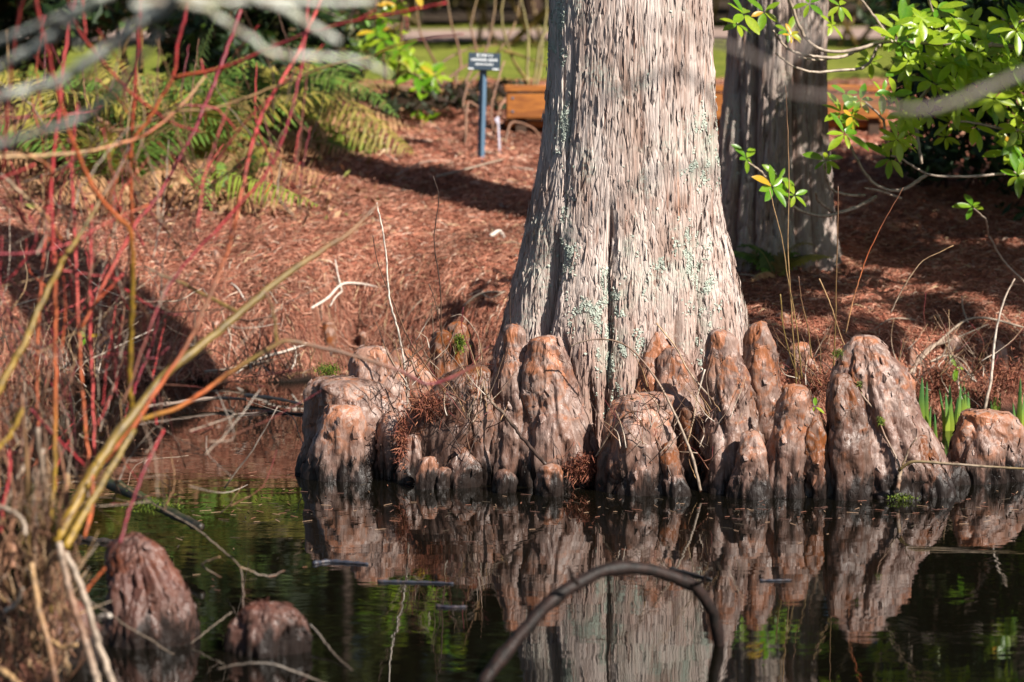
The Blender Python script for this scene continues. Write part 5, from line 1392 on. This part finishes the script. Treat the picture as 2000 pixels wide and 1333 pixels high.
# three rows of white lettering too small to read from here: short strokes of print
ls, q = [], random.Random(3)
for row, (zz, w, hh) in enumerate([(.055, .50, .026), (.012, .84, .024), (-.032, .56, .018)]):
    x = -w / 2 * pw
    while x < w / 2 * pw:
        lw_ = q.uniform(.006, .011)
        for part_ in ((0, 0, .0035, hh), (lw_ - .0035, 0, .0035, hh * q.choice([1, .7])), (lw_ * .5 - .002, q.choice([-hh * .35, 0, hh * .35]), lw_, .0035)):
            V, F = box(x + part_[0] + .003, -.0085, zz + part_[1], part_[2], .002, part_[3], None, .0003)
            ls.append((V, F))
        x += lw_ + (.004 if q.random() > .18 else .012)
V, F = join(ls); V = V @ np.array(tilt.to_matrix()).T + pc
for e_ in (-1, 1):
    V_, F_ = box(e_ * pw * .45, -.008, ph * .42, .008, .006, .008, None, .002); part('screw', V_ @ np.array(tilt.to_matrix()).T + pc, F_, M_POST, plate, smooth=False)
o = part('lettering', V, F, M_WHITE, plate, smooth=False); o['kind'] = 'stuff'
V1_, F1_ = box(-pw * .41, -.0085, -ph * .46, pw * .17, .002, .010, None, .0003); V2__, F2__ = box(pw * .36, -.0085, -ph * .46, pw * .20, .002, .010, None, .0003)
for VV, FF_ in ((V1_, F1_), (V2__, F2__)): part('edge_tape', VV @ np.array(tilt.to_matrix()).T + pc, FF_, M_WHITE, plate, smooth=False)
tb = hit(976, 300); tdd = tb[1] - CAM_Y
M_TAG = mat_plain('pale_lilac_plastic', (.60, .58, .68), None, 5, .5, .0005)
stick_tag = empty('plant_tag', tb, 'thin pale lilac marker stake beside the sign post', 'plant tag')
tp1 = at(973, 234, tdd)
V, F = box((tb[0] + tp1[0]) / 2, tb[1], (tb[2] + tp1[2]) / 2, .016, .008, tp1[2] - tb[2] + .05, Euler((0, R(-2.5), 0)), .002); part('stake', V, F, M_TAG, stick_tag, smooth=False)
V, F = box(tp1[0] - .008, tb[1] - .006, tp1[2] - .01, .028, .006, .05, Euler((0, R(-30), 0)), .002); part('flag', V, F, M_TAG, stick_tag, smooth=False)

BD = SD + .9
bl, br = at(987, 200, BD), at(1738, 200, BD)
zb = float(zg((bl[0] + br[0]) / 2, bl[1]))
bench = empty('bench', ((bl[0] + br[0]) / 2, bl[1] + .2, zb), 'long orange brown timber bench seen from behind beyond the cypresses', 'bench')
W_ = br[0] - bl[0]; xm = (bl[0] + br[0]) / 2
z1, z2, z3 = at(1200, 232, BD)[2], at(1200, 180, BD)[2], at(1200, 166, BD)[2]
for k_ in range(3):
    V, F = box(xm + W_ * (k_ - 1) / 3, bl[1] + .003 * (k_ - 1), (z1 + z2) / 2 - .003, W_ / 3 - .012, .06, (z2 - z1) - .012, Euler((0, R(.15 * (k_ - 1)), 0)), .01); pk = part('back_plank', V, F, M_WOOD, bench, smooth=False)
    for e_ in (-1, 1):
        for zz_ in (z1 + .06, z2 - .05):
            V, F = box(xm + W_ * (k_ - 1) / 3 + e_ * (W_ / 6 - .06), bl[1] - .033, zz_, .018, .012, .018, None, .004); part('bolt', V, F, M_POST, pk, smooth=False)
V, F = box(xm, bl[1] - .005, (z2 + z3) / 2, W_ + .02, .085, (z3 - z2) - .004, None, .008); part('top_rail', V, F, M_WOOD, bench, smooth=False)
V, F = box(xm, bl[1] + .28, z1 - .05, W_, .42, .06, None, .01); part('seat', V, F, M_WOOD, bench, smooth=False)
for fx in (-.46, -.16, .16, .46):
    V, F = box(xm + W_ * fx, bl[1] + .06, (zb + z1) / 2 - .06, .09, .08, z1 - zb + .16, None, .006); part('leg', V, F, mat_plain('dark_bench_timber', (.05, .03, .02), (.07, .04, .025), 9, .8, .004) if fx == -.46 else bpy.data.materials['dark_bench_timber'], bench, smooth=False)

# ------------------------------------------------------------------ iris shoots at the water edge
M_IRIS = mat_colleaf('iris_blade', .4, .4)
def blade(px, pb, pt, d, w, lean, root):
    zb_ = on_level(px, pb)[2]
    n = 7; t = np.linspace(0, 1, n)
    b = at(px, pb, d); tpp = at(px + lean, pt, d)
    C = b + (tpp - b) * t[:, None]; C[:, 0] += .15 * (tpp[0] - b[0]) * t * (t - 1); C[:, 1] += rng.uniform(-.03, .03) * t
    ww = w / pxm(d) * np.sqrt(np.clip(1 - t, 0, 1)) * (1 - .15 * t)
    ang = rng.uniform(-.6, .6)
    off = np.stack([np.cos(ang) * ww, np.sin(ang) * ww, 0 * ww], -1)
    ridge = C + np.array([0, -.004, 0])
    C0 = C.copy(); C0[0, 2] -= .1; ridge[0, 2] -= .1
    V = np.concatenate([C0 - off, ridge, C0 + off])
    F = np.concatenate([np.stack([np.arange(n - 1), np.arange(1, n), n + np.arange(1, n), n + np.arange(n - 1)], -1), np.stack([n + np.arange(n - 1), n + np.arange(1, n), 2 * n + np.arange(1, n), 2 * n + np.arange(n - 1)], -1)])
    c = ramp([(.42, .48, .05), (.28, .42, .06), (.13, .30, .08), (.10, .26, .09)], np.tile(t, 3))
    part('blade', V, F, M_IRIS, root, colors=c)
for label, cx, pb, bl_ in [('tallest iris clump of pale green blades just past the massive knee', 1803, 850, [(1798, 735, 9, 3), (1792, 768, 5, -5), (1808, 745, 7, 4), (1814, 790, 4, 3)]),
                           ('short single iris blade in the water by the clumps', 1828, 876, [(1828, 805, 5, -3)]),
                           ('wide iris clump mirrored in front of the dome knee', 1862, 842, [(1852, 765, 6, -6), (1858, 752, 7, -2), (1866, 775, 7, 4), (1872, 745, 6, 4), (1846, 762, 4, -10)]),
                           ('slender iris clump of two long leaning blades', 1888, 822, [(1884, 742, 7, -2), (1892, 764, 5, 0)]),
                           ('tiny iris blade at the muddy edge', 1917, 795, [(1917, 757, 4, 1)]),
                           ('small bluish iris clump behind the dome knee', 1946, 815, [(1943, 748, 5, 0), (1950, 766, 5, 5), (1938, 780, 4, -4)]),
                           ('bright iris clump at the very edge past the dome knee', 1994, 842, [(1990, 735, 7, 3), (1998, 760, 6, 5), (1984, 785, 4, -6), (2006, 745, 6, 6)]),
                           ('yellowing iris shoots beside the massive knee flank', 1783, 838, [(1783, 760, 4, -2), (1788, 790, 4, 0)])]:
    d = dist_at(pb); rt = empty('iris_clump', on_level(cx, pb), label, 'iris', 'iris shoots at the water edge')
    for x_, pt, w, ln in bl_: blade(x_, pb, pt, d, w, ln, rt)

# fibrous red needle mats lodged between knees, moss tufts, stray green leaves
def tuft(label, px, py, d, rx, rz, n, cols_, name='needle_mat', cat='needle mat', L=.05, w=.0022, up=.0, parent=None):
    c = at(px, py, d); q = rng
    P = c + q.normal(0, .45, (n, 3)) * np.array([rx / pxm(d), .05, rz / pxm(d)])
    dv = q.normal(0, 1, (n, 3)) + np.array([0, -.2, up]); dv /= np.linalg.norm(dv, axis=1)[:, None]
    sd = np.cross(dv, q.normal(0, 1, (n, 3))); sd /= np.linalg.norm(sd, axis=1)[:, None]
    l = L * q.uniform(.5, 1.4, n)[:, None]
    V = np.stack([P - sd * w, P + sd * w, P + dv * l * .5 + sd * w + np.array([0, 0, -.004]), P + dv * l * .5 - sd * w + np.array([0, 0, -.004]), P + dv * l + np.array([0, 0, -.012])], 1).reshape(-1, 3)
    b_ = np.arange(n)[:, None] * 5
    cc = np.repeat(np.array(cols_)[q.integers(0, len(cols_), n)], 5, 0)
    o = link(name, mesh_np(name, V - c, [b_ + np.array([0, 1, 2, 3]), b_ + np.array([3, 2, 4])], M_COLDULL, smooth=False, colors=cc))
    o.location = Vector([float(v) for v in c]); return tag(o, label, cat, kind='stuff')
RN = [(.30, .10, .06), (.20, .065, .04), (.38, .16, .09), (.14, .05, .035)]
for lb_, px, py, d, rx, rz, n in [('rusty needle mat under the low round knob', 1135, 915, 16.05, 40, 30, 900), ('rusty needles caught between the thin finger knee and the tall grey knee', 1385, 880, 16.15, 26, 75, 1300),
                                  ('dark needle tangle between the brown knee and the round headed knee', 945, 810, 16.35, 26, 70, 900), ('needle heap behind the reddish front knee', 1585, 750, 16.9, 55, 40, 1500),
                                  ('needle cap on the shoulder of the wide brown knee', 835, 790, 16.2, 40, 30, 700), ('needles packed in the gap beside the humped knee', 785, 860, 16.2, 12, 60, 500), ('needles hanging in the gap under the tall column knee', 1418, 940, 15.95, 14, 35, 300),
                                  ('needle wisps round the neck of the round headed knee', 1045, 700, 16.35, 28, 28, 400), ('needle debris on the bank edge past the massive knee', 1830, 745, 18.2, 60, 40, 1300), ('needle debris on the bank edge behind the dome knee', 1960, 740, 18.3, 60, 40, 1300)]:
    tuft(lb_, px, py, d, rx, rz, n, RN)
MS = [(.10, .15, .014), (.16, .20, .02), (.06, .10, .012)]
for lb_, px, py, d, rx, rz, n in [('bright green moss tuft on the short tan knee', 898, 668, 16.95, 13, 20, 700), ('moss cushion on the mud by the flat shouldered knee', 640, 722, 17.6, 26, 14, 700), ('moss bud on the creeping twig', 1640, 690, 16.0, 10, 9, 200),
                                  ('moss blob lower on the creeping twig', 1678, 752, 15.9, 7, 9, 160), ('tiny moss knot on the creeping twig', 1720, 822, 15.75, 6, 7, 130), ('wet moss at the foot of the massive knee', 1760, 970, 15.7, 26, 6, 300), ('green moss and sprouts at the foot of the second cypress', 1505, 512, D2 - .45, 60, 18, 1500), ('moss along the dark mossy log', 300, 985, 14.6, 60, 16, 500)]:
    tuft(lb_, px, py, d, rx, rz, n, MS, 'moss_tuft', 'moss', .014, .0025, .5)
for lb_, px, py, d, sc, ax in [('small bright leaf sprig standing by the thin grey post knee', 1868, 718, 18.1, .5, (0, -.9, .4)), ('two small green leaves behind the slim orange knee', 1592, 795, 16.6, .4, (0, -.6, .8)), ('little green sprig low among the red stems', 168, 660, 19.6, .6, (0, -.8, .6)), ('green leaf sprout at the trunk edge on the needles', 1046, 318, 27, .5, (0, -.8, .6))]:
    b_ = at(px, py, d); e = empty('leaf_sprig', b_, lb_, 'sprig')
    whorl(e, b_, .17 * sc, 3, rq, 'g', ax)

# ------------------------------------------------------------------ beyond the lawn and above: shrubs and trees
def bare_shrub(label, paths, d, cols_, r0=6, r1=2):
    b_ = hit(*paths[0][0]); d = float(b_[1] - CAM_Y); e = empty('bare_shrub', b_, label, 'shrub', 'leafless shrubs beyond the needle bank')
    for p_ in paths: stem_part(e, p_, r0, r1, d, d + .6, cols_, sides=5)
bare_shrub('olive stemmed leafless shrub standing right of the sign', [[(1030, 200), (1045, 150), (1060, 70), (1100, 43), (1110, 0), (1116, -60)], [(1035, 200), (1030, 140), (1032, 70), (1020, 10), (1005, -60)], [(1040, 190), (1055, 140), (1060, 80), (1068, 20), (1060, -60)], [(985, 100), (1020, 110), (1068, 130)], [(1030, 160), (1000, 110), (980, 40), (990, -40)]], 33, [OLV, (.20, .17, .05), OLV], 3.6, 1.6)
bare_shrub('grey leafless shrub leaning behind the laurel bush', [[(900, 200), (890, 150), (900, 130), (895, 90), (880, 40), (870, -40)], [(880, 190), (866, 150), (838, 100), (820, 60), (810, -20)], [(850, 175), (900, 135), (942, 110), (960, 60), (970, -40)], [(860, 195), (930, 150), (1000, 60), (1020, -20)], [(870, 190), (850, 140), (905, 100), (1000, 85)], [(890, 195), (930, 110), (920, 50), (940, -30)]], 32, [BRN, BRN, OLV], 3.2, 1.4)
bare_shrub('tangled reddish shrub at the foot of the sign', [[(905, 290), (912, 240), (905, 205), (912, 170)], [(908, 290), (915, 200), (940, 215), (985, 232)], [(965, 270), (960, 210), (975, 150), (985, 120)], [(968, 260), (975, 215), (995, 180), (1010, 165)], [(985, 290), (1000, 240), (1050, 260), (1070, 330)]], 27, [BRN, (.34, .2, .14)], 3, 1.6)

EV = [(.022, .045, .014), (.03, .06, .018), (.018, .034, .012), (.045, .075, .02)]
OB = [(.11, .085, .03), (.07, .05, .028), (.14, .10, .05), (.05, .055, .02)]
def thicket(name, label, cat, x0, x1, y, h, n, cols_, seed, group, mat=None, size=.16):
    """a far shrub: a few stems under a loose crown of leaf-sized faces"""
    q = np.random.default_rng(seed); xc = (x0 + x1) / 2; zb_ = float(zg(xc, y))
    e = empty(name, (xc, y, zb_), label, cat, group)
    cl = [(q.uniform(x0, x1), y + q.uniform(-.8, .8), zb_ + q.uniform(.25, .85) * h, (x1 - x0) * q.uniform(.18, .3), .9, h * q.uniform(.14, .24)) for _ in range(9)]
    V, F, c = leaf_cloud(cl, n, size, cols_, seed, .4); o = part('crown', V, F, mat or M_COL, e, smooth=False, colors=c); o['kind'] = 'stuff'
    for k in range(6):
        bx = xc + q.uniform(-.3, .3) * (x1 - x0); tx = q.uniform(x0, x1)
        P = catmull(np.array([[bx, zb_ - .05, y], [(bx + tx) / 2 + q.uniform(-.2, .2), zb_ + h * .5, y + q.uniform(-.3, .3)], [tx, zb_ + h * .92, y]]), 8)[:, [0, 2, 1]]
        V, F, t = tube(P, np.linspace(.035, .008, 8), 5); part('stem', V, F, M_STEM, e, colors=ramp([OLV, BRN], t))
TG = 'brown shrubs beyond the gravel path'
for k, (x0, x1, y, h) in enumerate([(-12, -8.4, 25, 3.2), (-8.6, -5, 24.7, 2.8), (-5.2, -2, 25, 2.6), (-2.4, 1.2, 25.3, 2.7), (1, 4.4, 25, 2.9), (4.2, 8, 25.4, 3.2), (7.6, 12, 25, 3.4)]):
    thicket('brown_shrub', ['brown shrub beyond the path in the far corner by the ferns', 'brown shrub beyond the path behind the tall fern', 'brown shrub beyond the path behind the laurel bush', 'brown shrub beyond the path above the plant sign', 'brown shrub beyond the path past the large trunk', 'brown shrub beyond the path behind the second cypress', 'brown shrub beyond the path behind the rhododendron'][k], 'shrub', x0, x1, y, h, 3600, OB, 60 + k, TG, M_COLDULL)
for lab, x0, x1, y, h, n, sd in [('tangled brown shrub in front of the path behind the ferns', -8.5, -4.2, 18.8, 2.0, 2000, 81), ('tangled brown shrub in front of the path above the laurel bush', -4.6, -2.0, 19.2, 1.6, 1500, 82),
                                 ('low tangled brown shrub at the far lawn edge by the large trunk', -1.0, 1.2, 19.4, 1.3, 1100, 83), ('tangled brown shrub at the far lawn edge past the second cypress', 3.0, 5.6, 18.8, 1.8, 1500, 84), ('low olive shrub on the lawn between the sign and the laurel bush', -2.6, -1.2, 16.5, .55, 500, 85)]:
    thicket('brown_shrub', lab, 'shrub', x0, x1, y, h, n, OB, sd, TG, M_COLDULL, .11)
SG = 'dark evergreen shrubs behind the ferns'
for k, (lab, x0, x1, y, h, n) in enumerate([('dark evergreen shrub in the far corner behind the ferns', -7.4, -4.2, 10.6, 2.4, 3200), ('dark evergreen shrub just behind the tall pale fern frond', -5.0, -2.8, 10.0, 2.0, 3200), ('mixed evergreen shrub standing between the tall frond and the yellow green fern', -4.0, -1.9, 9.6, 1.7, 3200), ('low dark evergreen shrub behind the yellow green fern', -2.8, -1.5, 10.4, 1.2, 2000)]):
    thicket('evergreen_shrub', lab, 'shrub', x0, x1, y, h, n, EV + [(.09, .10, .025), (.10, .07, .03), (.07, .12, .02)], 90 + k, SG, size=.095)
thicket('evergreen_shrub', 'dim shrub in the gap right of the second cypress', 'shrub', 3.6, 7.0, 12, 2.4, 1800, EV, 97, SG, size=.10)
thicket('evergreen_shrub', 'low dark shrub behind the bench end by the large trunk', 'shrub', -1.3, .8, 9.6, .20, 400, [(.05, .03, .02), (.035, .03, .015), (.03, .04, .015)], 98, SG, size=.08)

def conifer(label, x, y, h, r, seed, n=2600, cols_=EV, size=.28, group='tall dark conifers standing behind the garden', name='conifer_tree', low=.08, cat='tree'):
    q = np.random.default_rng(seed); zb_ = float(zg(x, y))
    e = empty(name, (x, y, zb_), label, cat, group)
    P = np.array([[x + .1 * math.sin(f * 3), y, zb_ - .1 + f * h] for f in np.linspace(0, 1, 12)])
    V, F, t = tube(P, np.linspace(.03 * h * .7, .03, 12), 8); part('trunk', V, F, M_STEM, e, colors=ramp([(.10, .065, .05), (.12, .08, .06)], t))
    cl = []
    for k in range(34):
        f = q.uniform(low, 1); rr = r * (1 - f) ** .75 + .25; a = q.uniform(0, 6.28); m = rr * q.uniform(.3, .95)
        cl.append((x + math.cos(a) * m, y + math.sin(a) * m, zb_ + f * h - .1 * m, rr * .42, rr * .42, .28 + .03 * h))
    V, F, c = leaf_cloud(cl, n, size, cols_, seed, .35); o = part('crown', V, F, M_COL, e, smooth=False, colors=c); o['kind'] = 'stuff'
cl = []; wood = []; wc = []
for k in range(44):
    x = -25 + 2.4 * (k % 22) + rng.uniform(-.6, .6) + 1.2 * (k // 22); y = 36 + 8 * (k // 22) + rng.uniform(0, 5); h = rng.uniform(17, 23); r = rng.uniform(2.2, 3.0)
    P = np.array([[x, y, .6 + f * h] for f in np.linspace(0, 1, 8)]); V, F, t = tube(P, np.linspace(.35, .05, 8), 7); wood.append((V, F)); wc.append(ramp([(.06, .045, .035), (.08, .06, .045)], t))
    for f in np.linspace(.06, .98, 11): cl.append((x + rng.uniform(-.5, .5), y, .6 + f * h, r * (1.15 - .8 * f), 1.4, h * .06))
V, F, c = leaf_cloud(cl, 34000, .60, [(.02, .036, .012), (.03, .05, .015), (.016, .026, .01), (.05, .06, .018), (.05, .04, .02)], 401, .5, .2)
wood.append((V, F)); wc.append(c)
V, F = join(wood)
o = link('far_wood', mesh_np('far_wood', V, F, M_COL, smooth=False, colors=np.concatenate(wc))); tag(o, 'dark tall wood standing far behind the garden', 'wood', kind='stuff')
OL = ['olive leaved tree at the far corner beyond the ferns', 'olive leaved tree past the tall fern frond', 'olive leaved tree behind the arching yellow fern', 'olive leaved tree above the laurel bush', 'olive leaved tree directly behind the plant sign', 'olive leaved tree hidden behind the large trunk', 'olive leaved tree in line with the second cypress', 'olive leaved tree behind the sunlit rhododendron', 'olive leaved tree at the corner past the rhododendron']
for k in range(9):
    x = -12.5 + 3.1 * k + rng.uniform(-.4, .4); y = 27 + rng.uniform(-1.5, 1.5)
    if -4 < x < 3: y += 3.5
    conifer(OL[k], x, y, rng.uniform(6.5, 10), rng.uniform(1.5, 2.2), 240 + k, 1800, [(.06, .085, .02), (.11, .13, .03), (.07, .06, .02), (.03, .05, .014)], .22, 'olive trees about the lawn', 'olive_leaved_tree', .30)
# unseen evergreen added for its shade: clumps and limbs placed sunward of bank and trunk
def shade_tree(label, x, y, clumps, seed, n, h):
    zb_ = float(zg(x, y)) ; e = empty('unseen_shade_tree', (x, y, zb_), label, 'tree', 'evergreens added beside the view to cast shade')
    P = np.array([[x, y, zb_ - .2 + f * h] for f in np.linspace(0, 1, 10)])
    V, F, t = tube(P, np.linspace(.28, .05, 10), 10); part('trunk', V, F, M_STEM, e, colors=ramp([BRN, GRY], t))
    for c_ in clumps[::4]:
        q0 = np.array([x, y, max(c_[2] - .6, zb_ + 1)]); q1 = np.array(c_[:3]); P = q0 + (q1 - q0) * np.linspace(0, 1, 8)[:, None]; P[:, 2] += .25 * np.sin(np.linspace(0, np.pi, 8))
        V, F, t = tube(P, np.linspace(.07, .02, 8), 6); part('branch', V, F, M_STEM, e, colors=ramp([BRN, GRY], t))
    for (tx, ty, tz), tt_, r_l, dz in [((1.0, .4, 2.5), 9.0, .024, .5), ((.85, .35, 1.95), 9.5, .017, -.6)]:  # limbs added on the sun's path to throw soft bands on the large trunk
        c0 = toward_sun((tx, ty, tz), tt_); P = np.array([[x, y, c0[2] - .9], c0 + np.array([2.2, 1.1, -.15]), c0, c0 + np.array([-1.1, -.7, dz])])
        C3 = catmull(P, 16); C3[1:-1] += np.random.default_rng(int(tz * 100)).normal(0, .03, (14, 3)); V, F, t = tube(C3, np.linspace(r_l * 1.5, r_l * .5, 16), 6); part('branch', V, F, M_STEM, e, colors=ramp([BRN, GRY], t))
    V, F, c = leaf_cloud(clumps, n, .10, EV, seed, .4); o = part('crown', V, F, M_COL, e, smooth=False, colors=c); o['kind'] = 'stuff'
cl = []; qs = random.Random(19)
for tx, ty in [(1.35, 2.6), (1.7, 2.35), (1.9, 3.0), (2.3, 2.7), (1.4, 3.3), (2.75, 3.2), (2.0, 3.6), (1.55, 3.9), (3.1, 2.8), (3.4, 3.5)]:
    cl.append((*toward_sun((tx, ty, float(zg(tx, ty))), qs.uniform(7.2, 9.0)), .28, .28, .2))
for tx in np.arange(1.3, 5.4, .5):
    for ty in np.arange(3.4, 6.9, .58):
        if tx < 2.5 and ty < 4.7: continue
        if qs.random() < .13: continue
        r = qs.uniform(.26, .46); x_, y_ = tx + qs.uniform(-.2, .2), ty + qs.uniform(-.25, .25)
        cl.append((*toward_sun((x_, y_, float(zg(x_, y_))), qs.uniform(7.2, 9.5)), r, r, r * .7))
shade_tree('unseen tall evergreen added past the rhododendron to shade the bank', 9.0, .5, cl, 301, 15000, 9)
